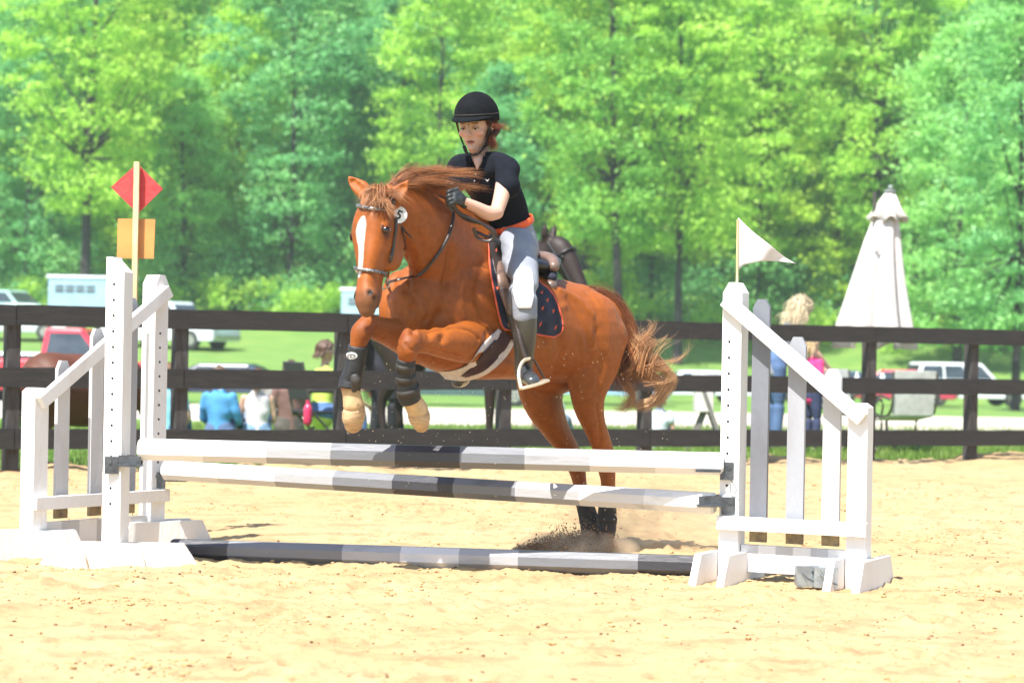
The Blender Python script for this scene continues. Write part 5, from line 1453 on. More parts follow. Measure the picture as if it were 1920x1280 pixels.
# livestock trailers
M_trail = mat('pale_blue_trailer', (.34, .50, .60), .4, (.30, .45, .55), 2)
M_trailroof = mat('white_trailer_roof', (.74, .78, .80), .4)
def trailer(label, px, D, L, H, rz):
    o = empty('horse_trailer', gxy(px, D), rz, label, 'trailer')
    b = MB(); b.box((0, 0, .5 + (H - .5) / 2), (L, 2.0, H - .5), bevel=.05); b.build('body', M_trail, o, world_space=False)
    b = MB(); b.loft([(-L / 2 - .05, 0, H), (L / 2 + .05, 0, H)], [(1.05, .10)] * 2, up=ZV, n=16, k=1, power=3); b.build('roof', M_trailroof, o, world_space=False)
    for i in range(4):
        b = MB(); b.box((-L / 2 + .45 + i * .42, -1.012, H - .55), (.34, .02, .10)); b.build('vent_slot', M_glass, o, world_space=False)
        b = MB(); b.box((-L / 2 + .45 + i * .42, -1.012, H - .38), (.34, .02, .08)); b.build('vent_slot', M_glass, o, world_space=False)
    for x in (-.5, .5):
        b = MB(); b.cyl((x, -1.02, .33), (x, -.8, .33), .33, 20); b.build('wheel', M_tyre, o, world_space=False)
    b = MB(); b.bar((L / 2, 0, .45), (L / 2 + 1.0, 0, .42), .12, .12); b.build('drawbar', M_steel, o, world_space=False)
trailer('pale blue livestock trailer with white roof left of the tall standard', 172, 88, 3.4, 2.35, R(6))
trailer('pale blue trailer seen behind the muzzle of the chestnut horse', 705, 86, 2.6, 2.1, R(-4))

# ================================================================== people (local: facing -y, z up, metres)
def person(label, loc, rz, pose, shirt, legs, hair, skin=(.55, .33, .24), s=1.0, arms=None, lean=0.0, female=False, hairlen=.0, sleeve=.4, head_tilt=0, curly=False, shoes=(.05, .05, .05), group=None):
    o = empty('person', loc, rz, label, 'person', group)
    B = MB(); V = lambda x, y, z: Vector((x * s, y * s, z * s))
    sit = pose == 'sit'
    gr = pose == 'ground'
    hz = .50 if sit else (.13 if gr else .93)
    hip = V(0, 0, hz); ln = lean
    def up(d): return V(0, -math.sin(ln) * d, hz + math.cos(ln) * d)
    nk = up(.50); hd = nk + V(0, -math.sin(ln + head_tilt) * .20, math.cos(ln + head_tilt) * .20)
    B.loft([up(-.05), up(.12), up(.32), up(.44), up(.49)], [(.155 * s, .11 * s), (.13 * s, .095 * s), (.155 * s, .10 * s), (.15 * s, .08 * s), (.07 * s, .06 * s)], up=V(0, -1, 0), n=18, k=3)
    B.loft([up(.46), nk + (hd - nk) * .5], [.05 * s, .048 * s], n=12)
    B.ell(hd, (.078 * s, .095 * s, .112 * s)); B.ell(hd + V(0, -.095, -.01), (.014 * s, .02 * s, .02 * s))
    B.loft([hd + V(0, -.045, -.03), hd + V(0, -.055, -.095)], [.05 * s, .032 * s], n=12)
    for sg in (-1, 1): B.ell(hd + V(sg * .08, 0, -.01), (.012 * s, .02 * s, .03 * s))
    joints = []
    for i, sg in enumerate((-1, 1)):
        sh = up(.43) + V(sg * .17, 0, 0)
        if arms and arms[i]: el, wr = V(*arms[i][0]), V(*arms[i][1])
        elif sit or gr: el = sh + V(sg * .06, -.05, -.27); wr = el + V(-sg * .05, -.22, -.06)
        else: el = sh + V(sg * .07, .02, -.28); wr = el + V(sg * .0, -.10, -.24)
        joints.append((sh, el, wr))
        B.loft([sh, sh.lerp(el, .5), el, el.lerp(wr, .4), wr], [r * s for r in (.052, .045, .037, .036, .026)], n=12)
        hdv = (wr - el).normalized()
        B.loft([wr, wr + hdv * .04 * s, wr + hdv * .09 * s], [(.028 * s, .02 * s), (.04 * s, .018 * s), (.036 * s, .014 * s)], n=10)
        for kf in range(4): B.loft([wr + hdv * .085 * s + V(0, 0, (kf - 1.5) * .017), wr + hdv * .15 * s + V(0, 0, (kf - 1.5) * .019 - .01)], [.009 * s, .007 * s], n=6)
    lp = []
    for sg in (-1, 1):
        h0 = hip + V(sg * .09, 0, -.02)
        if sit: kn = V(sg * .13, -.42, .50); an = V(sg * .14, -.46, .09)
        elif gr: kn = V(sg * .14, -.36, .38); an = V(sg * .15, -.58, .09)
        else: kn = V(sg * .10, -.02, .49); an = V(sg * .11, .02, .08)
        lp.append((h0, kn, an))
        B.loft([h0, h0.lerp(kn, .5), kn, kn.lerp(an, .4), an], [r * s for r in (.088, .075, .056, .054, .038)], n=14)
        B.loft([an + V(0, .03, -.03), an + V(0, -.05, -.04), an + V(0, -.17, -.06)], [(.038 * s, .035 * s), (.042 * s, .034 * s), (.035 * s, .022 * s)], up=ZV, n=12)
    me = fuse(B, .014 * s + .003, 2, .5); me.materials.append(mat('skin', skin, .55, tuple(q * .9 for q in skin), 8)); link('body', me, o, world_space=False)
    Mh = mat('shirt_cloth', shirt, .85, tuple(q * .75 for q in shirt), 7, bump=.2); Ml = mat('trouser_cloth', legs, .85, tuple(q * .75 for q in legs), 7, bump=.2)
    B = MB(); B.loft([up(-.08), up(.12), up(.32), up(.44), up(.48)], [(.172 * s, .13 * s), (.148 * s, .115 * s), (.172 * s, .118 * s), (.165 * s, .095 * s), (.09 * s, .07 * s)], up=V(0, -1, 0), n=20, k=3)
    for sh, el, wr in joints:
        if sleeve > 0: B.loft([sh, sh.lerp(el, min(1, sleeve))] + ([el.lerp(wr, .9)] if sleeve > 1 else []), [.064 * s, .056 * s] + ([.04 * s] if sleeve > 1 else []), n=14, k=2)
    me = fuse(B, .014 * s + .003, 2); co = get_co(me); me.vertices.foreach_get; n_ = np.empty(len(co) * 3); me.vertices.foreach_get('normal', n_)
    co = co + n_.reshape(-1, 3) * ((vnoise(co[:, 0] * 9 + 4, co[:, 2] * 12 + 3, 50) - .5) * .022 * s)[:, None]; set_co(me, co)
    me.materials.append(Mh); link('shirt', me, o, world_space=False)
    B = MB(); B.loft([hip + V(0, 0, .06), hip + V(0, 0, -.06)], [(.165 * s, .125 * s), (.17 * s, .135 * s)], up=V(0, -1, 0), n=18)
    for h0, kn, an in lp: B.loft([h0, h0.lerp(kn, .5), kn, kn.lerp(an, .92)], [r * s for r in (.105, .088, .070, .060)], n=14)
    me = fuse(B, .014 * s + .003, 2); me.materials.append(Ml); link('trousers', me, o, world_space=False)
    Msh = mat('shoe', shoes, .6)
    for h0, kn, an in lp:
        B = MB(); B.loft([an + V(0, .04, -.04), an + V(0, -.05, -.045), an + V(0, -.18, -.06)], [(.042 * s, .040 * s), (.048 * s, .038 * s), (.040 * s, .026 * s)], up=ZV, n=12); B.build('shoe', Msh, o, world_space=False)
    r_ = np.random.RandomState(abs(hash(label)) % 1000 if False else len(label) * 7)
    g_ = []
    for i in range(26):
        a = r_.rand() * 2 * math.pi; tp = hd + V(math.cos(a) * .02, .01 + math.sin(a) * .03, .115)
        bk = .3 + .7 * max(0, math.sin(a)); 
        q1 = hd + V(math.cos(a) * .085, math.sin(a) * .095 + .02, .05); q2 = hd + V(math.cos(a) * .092, abs(math.sin(a)) * .08 + .035, -.03)
        q3 = q2 + V(math.cos(a) * .03 * (1 if hairlen > .1 else 0), .03, -hairlen * bk - .02)
        g_.append(([[tp, q1, q2, q3]], 16 if not curly else 60, (.008 if not curly else .028) * s, (.014 if not curly else .046) * s, .0045 * s))
    ck = 1.34 if curly else 1.0; B = MB(); B.ell(hd + V(0, .030 if curly else .022, .022), (.086 * s * ck, .095 * s * ck, .104 * s * (1.15 if curly else 1))); me = fuse(B, .012, 1); me.materials.append(mat('hair_cap', tuple(q * .8 for q in hair), .6, tuple(q * .5 for q in hair), 30, bump=.5)); hc = link('hair', me, o, world_space=False)
    ho_ = hair_obj('hair_locks', g_, None, tuple(q * .8 for q in hair), tuple(min(1, q * 1.25) for q in hair), r_); ho_.parent = hc
    return o
def pl(px, D): return gxy(px, D)
person('person in bright blue long sleeved shirt sitting on the grass behind the fence', pl(413, 25), R(172), 'ground', (.07, .28, .55), (.10, .16, .30), (.13, .07, .04), s=.92, sleeve=1.5)
person('person in white sleeveless top with long brown hair seated behind the fence', pl(484, 25.2), R(188), 'ground', (.66, .62, .64), (.20, .32, .48), (.12, .065, .035), s=.90, sleeve=0, hairlen=.2)
person('person in pale blue shirt half hidden by the left wing standard', pl(318, 24.6), R(180), 'ground', (.20, .48, .62), (.10, .16, .28), (.18, .10, .05), s=.95, sleeve=.5)
person('person in lime shirt and jeans in a folding chair, hand held out', pl(606, 22.4), R(118), 'sit', (.52, .68, .12), (.10, .20, .42), (.13, .075, .05), s=.90, sleeve=.35, lean=.05,
       arms=[((-.25, -.15, .76), (-.22, -.42, .60)), ((.24, -.18, .72), (.16, -.55, .74))], hairlen=.05)
person('person in black standing behind the forelegs of the chestnut horse', pl(722, 23.6), R(30), 'stand', (.018, .018, .03), (.015, .016, .022), (.06, .04, .03), s=1.0, sleeve=.9)
person('child with auburn hair and white shirt seen under the horse tail', pl(1238, 25), R(170), 'ground', (.62, .68, .76), (.3, .36, .45), (.16, .06, .035), s=.72, sleeve=.4, hairlen=.12)
person('person in pale blue top sitting behind the hind legs of the horse', pl(1030, 25), R(160), 'ground', (.36, .50, .58), (.20, .26, .34), (.2, .13, .07), s=.85, sleeve=.5)
person('person with curly blonde hair in grey shirt and jeans, bending over', pl(1452, 25), R(105), 'stand', (.20, .22, .25), (.07, .13, .26), (.64, .52, .34), s=1.06, lean=.38, sleeve=.45, hairlen=.22, curly=True, head_tilt=.3,
       arms=[((-.2, -.42, 1.08), (-.12, -.62, .90)), ((.22, -.40, 1.08), (.1, -.62, .92))])
person('child in bright pink jacket with blonde hair beside the patio table', pl(1524, 24.6), R(120), 'stand', (.75, .04, .20), (.03, .04, .10), (.58, .42, .24), s=.76, sleeve=1.6, hairlen=.18)

# ================================================================== furniture
M_tube = mat('grey_tube', (.22, .22, .21), .4, metal=.6); M_blkf = mat('black_chair_fabric', (.02, .02, .022), .8); M_tub2 = mat('dark_bronze_tube', (.10, .095, .085), .45, metal=.5)
def folding_chair(label, loc, rz, fab, tube, group='folding chairs behind the fence'):
    o = empty('folding_chair', loc, rz, label, 'chair', group)
    for sx_ in (-1, 1):
        for (a, c_) in (((sx_ * .26, -.24, 0), (sx_ * .26, .22, .46)), ((sx_ * .26, .24, 0), (sx_ * .26, -.24, .46)), ((sx_ * .26, .20, .40), (sx_ * .26, .32, .95)), ((sx_ * .28, -.26, .46), (sx_ * .28, -.24, .64))):
            b = MB(); b.tube([a, tuple((p + q) / 2 for p, q in zip(a, c_)), c_], .014, 8, 1); b.build('tube_leg', tube, o, world_space=False)
        b = MB(); b.tube([(sx_ * .28, -.28, .64), (sx_ * .28, 0, .66), (sx_ * .28, .24, .66)], .022, 8, 2); b.build('armrest', fab, o, world_space=False)
    b = MB(); b.box((0, 0, .44), (.50, .46, .025), bevel=.008); b.build('seat', fab, o, world_space=False)
    b = MB(); b.box((0, .28, .76), (.50, .025, .40), Matrix.Rotation(R(-12), 3, 'X'), bevel=.008); b.build('backrest', fab, o, world_space=False)
    return o
folding_chair('black folding chair under the person in the lime shirt', pl(603, 22.45), R(118), M_blkf, M_tub2)
# cup holder bottle by the lime-shirt chair
def bottle(label, loc, h, r, body_m, cap_m):
    o = empty('drink_bottle', loc, 0, label, 'bottle')
    b = MB(); b.loft([(0, 0, .0), (0, 0, h * .6), (0, 0, h * .78), (0, 0, h * .9)], [(r, r), (r, r), (r * .6, r * .6), (r * .4, r * .4)], up=(0, 1, 0), n=16, k=3); b.build('bottle_body', body_m, o, world_space=False)
    b = MB(); b.cyl((0, 0, h * .88), (0, 0, h), r * .5, 12); b.build('cap', cap_m, o, world_space=False)
    return o
M_clear = mat('clear_plastic', (.62, .70, .74), .12, spec=.8); M_redp = mat('red_plastic', (.55, .03, .10), .3); M_redcap = mat('red_cap', (.80, .07, .02), .4)
bottle('red drink bottle in the armrest holder of the folding chair', P(577, 790, 22.0), .22, .045, M_redp, M_redp)
# patio table, umbrella
TD = 25.0; tc_ = gxy(1632, TD)
tb = empty('patio_table', tc_, 0, 'round glass patio table with curved metal legs behind the fence', 'table')
M_tglass = mat('frosted_table_glass', (.34, .38, .38), .15, spec=.8)
b = MB(); b.cyl((0, 0, .72), (0, 0, .732), .62, 40); b.build('glass_top', M_tglass, tb, world_space=False)
b = MB(); b.tube([(.62 * math.cos(a), .62 * math.sin(a), .72) for a in np.linspace(0, 2 * math.pi, 33)], .014, 8, 1); b.build('rim', M_tub2, tb, world_space=False)
for a in (.6, 2.2, 3.8, 5.3):
    d = Vector((math.cos(a), math.sin(a), 0)); b = MB()
    b.tube([d * .55 + ZV * .71, d * .42 + ZV * .60, d * .28 + ZV * .35, d * .38 + ZV * .12, d * .52], .014, 8, 4); b.build('leg', M_tub2, tb, world_space=False)
um = empty('patio_umbrella', tc_ + Vector((0, .02, 0)), R(0), 'closed off white patio umbrella standing through the patio table', 'umbrella')
M_canvas = mat('cream_canvas', (.64, .60, .59), .85, (.60, .54, .50), 5, trans=.15, bump=.2)
b = MB(); b.cyl((0, 0, 0), (0.02, 0, 3.05), .022, 12); b.build('pole', M_tub2, um, world_space=False)
def canopy(rows, name, folds, m=M_canvas):
    vs, fs = [], []; n = 96
    for (z, rx, ox, amp) in rows:
        for j in range(n):
            a = 2 * math.pi * j / n
            f = 1 + 1.35 * amp * (abs(math.sin(a * folds / 2 + .6 * math.sin(a * 2) + z * .25)) - .55)
            vs.append((ox + rx * .88 * f * math.cos(a), rx * f * .75 * math.sin(a), z + (amp * .10 * math.sin(a * folds) if z == rows[0][0] else 0)))
    for i in range(len(rows) - 1):
        for j in range(n): fs.append((i * n + j, i * n + (j + 1) % n, (i + 1) * n + (j + 1) % n, (i + 1) * n + j))
    b = MB(); b.add(vs, fs, 0, True); o = b.build(name, m, um, world_space=False); sd = o.modifiers.new('thick', 'SOLIDIFY'); sd.thickness = .006; return o
z_t = lambda y: 1.07 + (677 - y) / 4000 * TD - tc_.z
canopy([(z_t(648), .47, .05, .42), (z_t(610), .43, .04, .38), (z_t(560), .36, .06, .34), (z_t(500), .28, .09, .30), (z_t(450), .22, .12, .24), (z_t(415), .17, .15, .18), (z_t(398), .13, .17, .1)], 'canopy', 8)
canopy([(z_t(412), .24, .18, .36), (z_t(395), .175, .18, .28), (z_t(375), .115, .19, .2), (z_t(362), .07, .20, .1), (z_t(357), .02, .20, .0)], 'vent_cap', 7)
b = MB(); b.cyl((.20, 0, z_t(360)), (.20, 0, z_t(355)), .07, 16); b.ell((.205, 0, z_t(351)), (.028, .028, .03)); b.build('finial', mat('finial_grey', (.22, .25, .24), .5), um, world_space=False)
b = MB(); b.box((-.02, -.27, z_t(446)), (.06, .01, .05), Matrix.Rotation(R(40), 3, 'Y')); b.build('tie_strap', M_canvas, um, world_space=False)
for px_, lab_, m1, m2, h_ in ((1655, 'clear drink bottle with red cap on the patio table', M_clear, M_redcap, .235), (1607, 'clear drink bottle with white cap on the patio table, left of the umbrella pole', M_clear, M_btn, .21), (1571, 'small clear drink bottle at the left edge of the patio table', M_clear, M_btn, .20)):
    q = P(px_, 700, TD - .15); q.z = tc_.z + .734; bottle(lab_, q, h_, .034, m1, m2)
# open backed patio chairs near the table
def patio_chair(label, loc, rz):
    o = empty('patio_chair', loc, rz, label, 'chair', 'patio chairs round the table')
    M_sl = mat('pale_sling', (.55, .56, .54), .7)
    for sx_ in (-1, 1):
        b = MB(); b.tube([(sx_ * .27, .26, .95), (sx_ * .27, .20, .50), (sx_ * .27, -.22, .42), (sx_ * .27, -.26, .22), (sx_ * .27, -.12, .03), (sx_ * .27, .25, .02)], .013, 8, 4); b.build('leg', M_tub2, o, world_space=False)
        b = MB(); b.tube([(sx_ * .29, .22, .64), (sx_ * .29, -.05, .68), (sx_ * .29, -.26, .58), (sx_ * .28, -.26, .40)], .013, 8, 4); b.build('arm', M_tub2, o, world_space=False)
    b = MB(); b.box((0, -.02, .43), (.50, .44, .015), Matrix.Rotation(R(8), 3, 'X')); b.build('seat', M_sl, o, world_space=False)
    b = MB(); b.box((0, .235, .72), (.50, .015, .50), Matrix.Rotation(R(-8), 3, 'X')); b.build('backrest', M_sl, o, world_space=False)
patio_chair('pale patio chair facing away, right of the umbrella pole', gxy(1698, 24.3), R(195))
patio_chair('pale patio chair with curved legs left of the umbrella pole', gxy(1595, 25.9), R(40))
# folding easel / step stool by the right standard
ez = empty('folding_stool', gxy(1328, 24), 0, 'pale folding step stool with crossed legs left of the right wing standard', 'stool')
M_wd = mat('grey_wood', (.16, .15, .14), .7); M_pale = mat('pale_panel', (.60, .58, .54), .6)
for sgn, yo in ((-1, -.04), (1, .04)):
    for xo in (-.16, .16):
        b = MB(); b.bar((-sgn * .02 - .20 * (1 if sgn > 0 else -.9), yo + xo, 0), (sgn * .02 + .10 * sgn, yo + xo, .86), .045, .022, up=(0, 1, 0)); b.build('leg', M_wd, ez, world_space=False)
b = MB(); b.box((0, 0, .87), (.34, .40, .03), bevel=.005); b.build('seat', M_pale, ez, world_space=False)
b = MB(); b.box((-.05, -.02, .64), (.20, .36, .34), bevel=.01); b.build('side_panel', M_pale, ez, world_space=False)

bg_ = empty('duffel_bag', gxy(725, 21.2), .2, 'blue and red cloth bag lying on the grass by the folding chair', 'bag')
b = MB(); b.loft([(-.20, 0, .10), (-.08, .01, .12), (.08, -.01, .11), (.20, 0, .09)], [(.10, .09), (.12, .115), (.12, .11), (.09, .08)], up=ZV, n=16, k=3); b.build('bag_body', mat('blue_bag_cloth', (.07, .16, .36), .8, (.04, .1, .25), 12, bump=.3), bg_, world_space=False)
b = MB(); b.loft([(.17, 0, .10), (.24, 0, .09)], [(.095, .085)] * 2, up=ZV, n=16, k=2); b.build('end_panel', M_redp, bg_, world_space=False)
b = MB(); b.tube([(-.12, -.09, .14), (-.05, -.10, .24), (.06, -.10, .24), (.12, -.09, .14)], .009, 6, 4); b.build('handle', M_black, bg_, world_space=False)

# ================================================================== waiting horses
def standing_horse(label, loc, rz, colr_, head='up', s=1.0, mane_c=(.01, .008, .008), saddle=True, voxel=.022):
    o = empty('waiting_horse', loc, rz, label, 'horse')
    B = MB(); V = lambda x, y, z: Vector((x * s, y * s, z * s))       # forward = -y
    B.loft([V(0, .78, 1.22), V(0, .60, 1.22), V(0, .2, 1.16), V(0, -.25, 1.14), V(0, -.55, 1.18), V(0, -.72, 1.20)], [(.14, .16), (.27, .28), (.29, .31), (.28, .32), (.22, .30), (.14, .18)], up=ZV, n=22, k=4)
    if head == 'up':
        nk = [V(0, -.50, 1.30), V(0, -.72, 1.55), V(0, -.92, 1.80), V(0, -1.00, 1.96)]; pl_ = nk[-1]; hd = [pl_, V(0, -1.12, 1.93), V(0, -1.30, 1.66), V(0, -1.42, 1.42), V(0, -1.45, 1.36)]
    else:
        nk = [V(0, -.50, 1.25), V(0, -.85, 1.25), V(0, -1.15, 1.12), V(0, -1.30, 1.05)]; pl_ = nk[-1]; hd = [pl_, V(0, -1.40, .98), V(0, -1.45, .68), V(0, -1.46, .42), V(0, -1.45, .36)]
    B.loft(nk, [(.15, .30), (.13, .25), (.12, .20), (.09, .13)], up=V(0, .5, 1), n=18, k=4)
    B.loft(hd, [(.07, .08), (.11, .14), (.075, .10), (.058, .07), (.04, .045)], up=V(0, -1, .4), n=18, k=4)
    for sg in (-1, 1):
        B.loft([pl_ + V(sg * .05, 0, .06), pl_ + V(sg * .075, -.01, .14), pl_ + V(sg * .085, -.02, .22)], [.038, .042, .008], n=8)
        B.loft([V(sg * .15, .62, 1.15), V(sg * .15, .52, .86), V(sg * .14, .68, .56), V(sg * .14, .66, .28), V(sg * .14, .64, .10), V(sg * .14, .60, .03)], [(.13, .20), (.09, .13), (.05, .06), (.038, .04), (.042, .045), (.055, .06)], up=V(0, -1, 0), n=14, k=3)
        B.loft([V(sg * .14, -.52, 1.05), V(sg * .14, -.50, .82), V(sg * .13, -.50, .54), V(sg * .13, -.50, .28), V(sg * .13, -.52, .10), V(sg * .13, -.55, .03)], [(.10, .14), (.065, .08), (.05, .052), (.036, .038), (.042, .044), (.055, .06)], up=V(0, -1, 0), n=14, k=3)
    me = fuse(B, voxel, 3); me.materials.append(mat('dark_coat', colr_, .6, tuple(q * .6 for q in colr_), 3, spec=.4)); link('body', me, o, world_space=False)
    r_ = np.random.RandomState(9)
    gm = []
    for k in range(len(nk) - 1):
        for t in (0, .5): 
            a = nk[k].lerp(nk[k + 1], t) + V(0, .10 if head == 'up' else 0, .17 if head != 'up' else .09); gm.append([a, a + V(.05, .02, .0), a + V(.12, .02, -.12), a + V(.14, .02, -.22)])
    hair_obj('mane', [(gm, 260, .015, .02, .004)], None, mane_c, mane_c, r_).parent = o
    hair_obj('tail', [([[V(0, .80, 1.30), V(0, .92, 1.2), V(0, .95, .9), V(0, .92, .5)]], 200, .02, .05, .004)], None, mane_c, mane_c, r_).parent = o
    # bridle lines
    for k, t in ((1, .2), (2, .8)):
        c_ = hd[k].lerp(hd[k + 1], t); ax = (hd[k + 1] - hd[k]).normalized(); w = .115 if k == 1 else .078
        x_ = V(1, 0, 0) / s; y_ = ax.cross(x_).normalized()
        b = MB(); b.tube([c_ + (x_ * math.cos(a) * (w * .95) + y_ * math.sin(a) * (w * 1.25)) * s for a in np.linspace(0, 2 * math.pi, 17)], .011, 6, 1); b.build('bridle_strap', M_leab, o, world_space=False)
    for sg in (-1, 1):
        b = MB(); b.tube([pl_ + V(sg * .10, -.06, .04), hd[1].lerp(hd[2], .5) + V(sg * .105, 0, 0), hd[2].lerp(hd[3], .7) + V(sg * .078, 0, 0)], .010, 6, 4); b.build('bridle_strap', M_leab, o, world_space=False)
        b = MB(); b.ell(hd[1].lerp(hd[2], .30) + V(sg * .095, -.03, .02), (.018, .022, .022)); b.build('eye', M_eye, o, world_space=False)
    if saddle:
        b = MB(); vs, fs = [], []
        for i in range(9):
            y = -.40 + .70 * i / 8
            for j in range(17):
                a = R(-100 + 200 * j / 16); vs.append(V(.33 * math.sin(a), y, 1.15 + .345 * math.cos(a) + (.05 * abs(i - 4) / 4 if j in range(5, 12) else 0)))
        for i in range(8):
            for j in range(16): fs.append((i * 17 + j, i * 17 + j + 1, (i + 1) * 17 + j + 1, (i + 1) * 17 + j))
        b.add(vs, fs, 0, True); q = b.build('saddle', M_leab, o, world_space=False); sd = q.modifiers.new('thick', 'SOLIDIFY'); sd.thickness = .03; sd.offset = 1
    return o
dh = standing_horse('dark bay horse with a black bridle behind the chestnut horse', Vector((-.60, 21.5, -.03)), R(58), (.020, .009, .006), 'up', 1.10)
bay = standing_horse('brown bay horse with a black saddle standing behind the left wing standard', gxy(140, 18.5), R(140), (.11, .032, .012), 'down', .61)
person('person in dull brown shirt sitting on the grass beside the white top', pl(545, 27), R(200), 'ground', (.16, .085, .07), (.08, .07, .06), (.06, .035, .02), s=1.0, sleeve=.6)

# ================================================================== trees
M_bark = mat('grey_bark', (.034, .030, .031), .9, (.018, .016, .016), 3, bump=.9, bscale=14, stretch=(4, 4, .7))
M_leaf = leaf_mat('spring_leaves', (.38, .66, .08), (.50, .76, .12), (.25, .53, .10))
M_leaf2 = leaf_mat('blue_green_leaves', (.28, .60, .18), (.40, .72, .20), (.18, .48, .19))
M_leafy = leaf_mat('yellow_green_leaves', (.42, .64, .06), (.52, .72, .10), (.32, .56, .07))
def crown_mesh(name, seed, h, w, ncl, per, leaf, base_h, m, csz=.55, shape='oval'):
    """leaf-sized quads gathered in clumps along limbs; origin at trunk foot"""
    r = np.random.RandomState(seed)
    # clump centres in shells of the crown
    cen = []
    while len(cen) < ncl:
        z = r.rand(); a = r.rand() * 6.283
        prof = math.sin(min(1, (z * .92 + .10)) * math.pi) ** .55
        rad = w / 2 * prof * (.35 + .65 * r.rand() ** .5) * (.80 + .35 * math.sin(a * 2 + seed) * math.cos(z * 7 + seed))
        cen.append((rad * math.cos(a), rad * math.sin(a), base_h + (h - base_h) * z))
    cen = np.array(cen); out = []; var = []
    cs = csz * (.5 + 1.0 * r.rand(ncl))
    n = ncl * per
    idx = np.repeat(np.arange(ncl), per)
    d = r.randn(n, 3) * np.array([.62, .62, .28]) * cs[idx][:, None]
    p = cen[idx] + d
    # leaf orientation: mostly facing up and outwards
    nv = r.randn(n, 3) * .75 + np.array([0, 0, .7]) + (cen[idx] - np.array([0, 0, base_h + (h - base_h) * .4])) * .06
    nv /= np.linalg.norm(nv, axis=1)[:, None]
    t = np.cross(nv, r.randn(n, 3)); t /= np.linalg.norm(t, axis=1)[:, None]; bt = np.cross(nv, t)
    sz = leaf * (.55 + .9 * r.rand(n))[:, None]
    V = np.stack([p - t * sz, p - bt * sz * .55, p + t * sz, p + bt * sz * .55], 1)
    v = np.clip(.5 + .32 * r.randn(n) + .25 * (r.rand(ncl) - .5)[idx], 0, 1)
    return quads_mesh(name, V, m, v), cen
def trunk_mesh(name, seed, h, r0, cen, lean=(0, 0), nl=16, lo=.18):
    r = random.Random(seed); b = MB()
    pts = [Vector((lean[0] * t + .12 * math.sin(t * 5 + seed) * t * 2, lean[1] * t + .1 * math.sin(t * 4 + 2 * seed) * t, h * t)) for t in np.linspace(0, 1, 9)]
    pts[0] = Vector((0, 0, -.5))
    b.loft(pts, [r0 * (1.25 if i == 0 else 1) * (1 - .85 * i / 8) for i in range(9)], n=9, k=2, smooth=True)
    idx = list(range(len(cen))); r.shuffle(idx)
    for i in idx[:nl]:
        c_ = Vector(cen[i]); t = max(lo, min(.9, (c_.z / h) - .18)); o = pts[0].lerp(pts[-1], 0); 
        f = t * 8; k = int(f); o = pts[k].lerp(pts[min(8, k + 1)], f - k)
        rr_2 = r0 * (1 - .85 * t) * .45
        mid = o.lerp(c_, .5) + Vector((0, 0, -.08 * (c_ - o).length))
        b.loft([o, mid, c_], [rr_2, rr_2 * .6, rr_2 * .2], n=6, k=3)
    return b.mesh(name, M_bark)
protos = []
for sd_, (h, w, ncl, per, leaf, bh, m) in enumerate(((19, 7.5, 330, 70, .115, 3.6, M_leaf), (22, 8.5, 380, 66, .115, 5.0, M_leaf), (17, 7.0, 300, 74, .115, 2.0, M_leafy), (20, 8.0, 360, 64, .12, 3.0, M_leaf2), (14, 7.5, 330, 66, .11, 1.2, M_leaf2))):
    cm, cen = crown_mesh('crown', 30 + sd_, h, w, ncl, per, leaf, bh, m, csz=.62)
    protos.append((cm, cen, h, sd_))
tk = {}
def tree(px, D, k, label, sc=1.0, lean=(0, 0), r0=.17, rz=0.0, thick_low=None, group='trees along the far side of the field', mats=None, nl=26):
    base = gxy(px, D); cm, cen, h, sd_ = protos[k]
    o = empty('woodland_tree', base - ZV * .1, rz, label, 'tree', group)
    c_ = link('crown', cm, o, world_space=False); c_.scale = (sc, sc, sc); c_.location = (lean[0] * .6, lean[1] * .6, 0)
    key = (k, lean, r0, nl)
    if key not in tk: tk[key] = trunk_mesh('trunk', sd_ + 3, h * .96, r0, cen, lean, nl, .36 if nl == 34 else .18)
    t_ = link('trunk', tk[key], o, world_space=False); t_.scale = (sc, sc, sc)
    return o
SPECIAL = [
 (1166, 90, 1, 'slender tree with bare leaning dark trunk right of the rider', 1.0, (-1.3, 0), .21, .4),
 (1270, 90.5, 1, 'slim tree with straight bare trunk right of the leaning one', .97, (.15, 0), .19, 2.1),
 (1640, 100, 1, 'tall tree with dark trunk rising behind the patio umbrella', 1.05, (.1, 0), .22, 3.7),
 (158, 95, 1, 'tall tree with grey trunk behind the red diamond board', 1.0, (.3, 0), .26, 1.2),
 (1905, 66, 3, 'nearest tree, fresh green with deep shade beneath, at the right edge', .72, (0, 0), .2, 5.0),
 (1795, 92, 4, 'dark bushy tree behind the right end of the fence', 1.05, (0, 0), .2, 2.0)]
for a in SPECIAL: tree(*a[:3], a[3], sc=a[4], lean=a[5], r0=a[6], rz=a[7], nl=34)
r2 = random.Random(12)
ORD = ['first', 'second', 'third', 'fourth', 'fifth', 'sixth', 'seventh', 'eighth', 'ninth', 'tenth', 'eleventh', 'twelfth', 'thirteenth', 'fourteenth', 'fifteenth', 'sixteenth', 'seventeenth', 'eighteenth', 'nineteenth', 'twentieth']
KIND = ['bright green tree', 'tall fresh green tree', 'yellow green tree', 'blue green tree', 'dense low blue green tree']
pxs = [-60, 60, 255, 350, 450, 545, 640, 735, 830, 930, 1030, 1095, 1205, 1345, 1420, 1500, 1575, 1720, 1860, 1980]
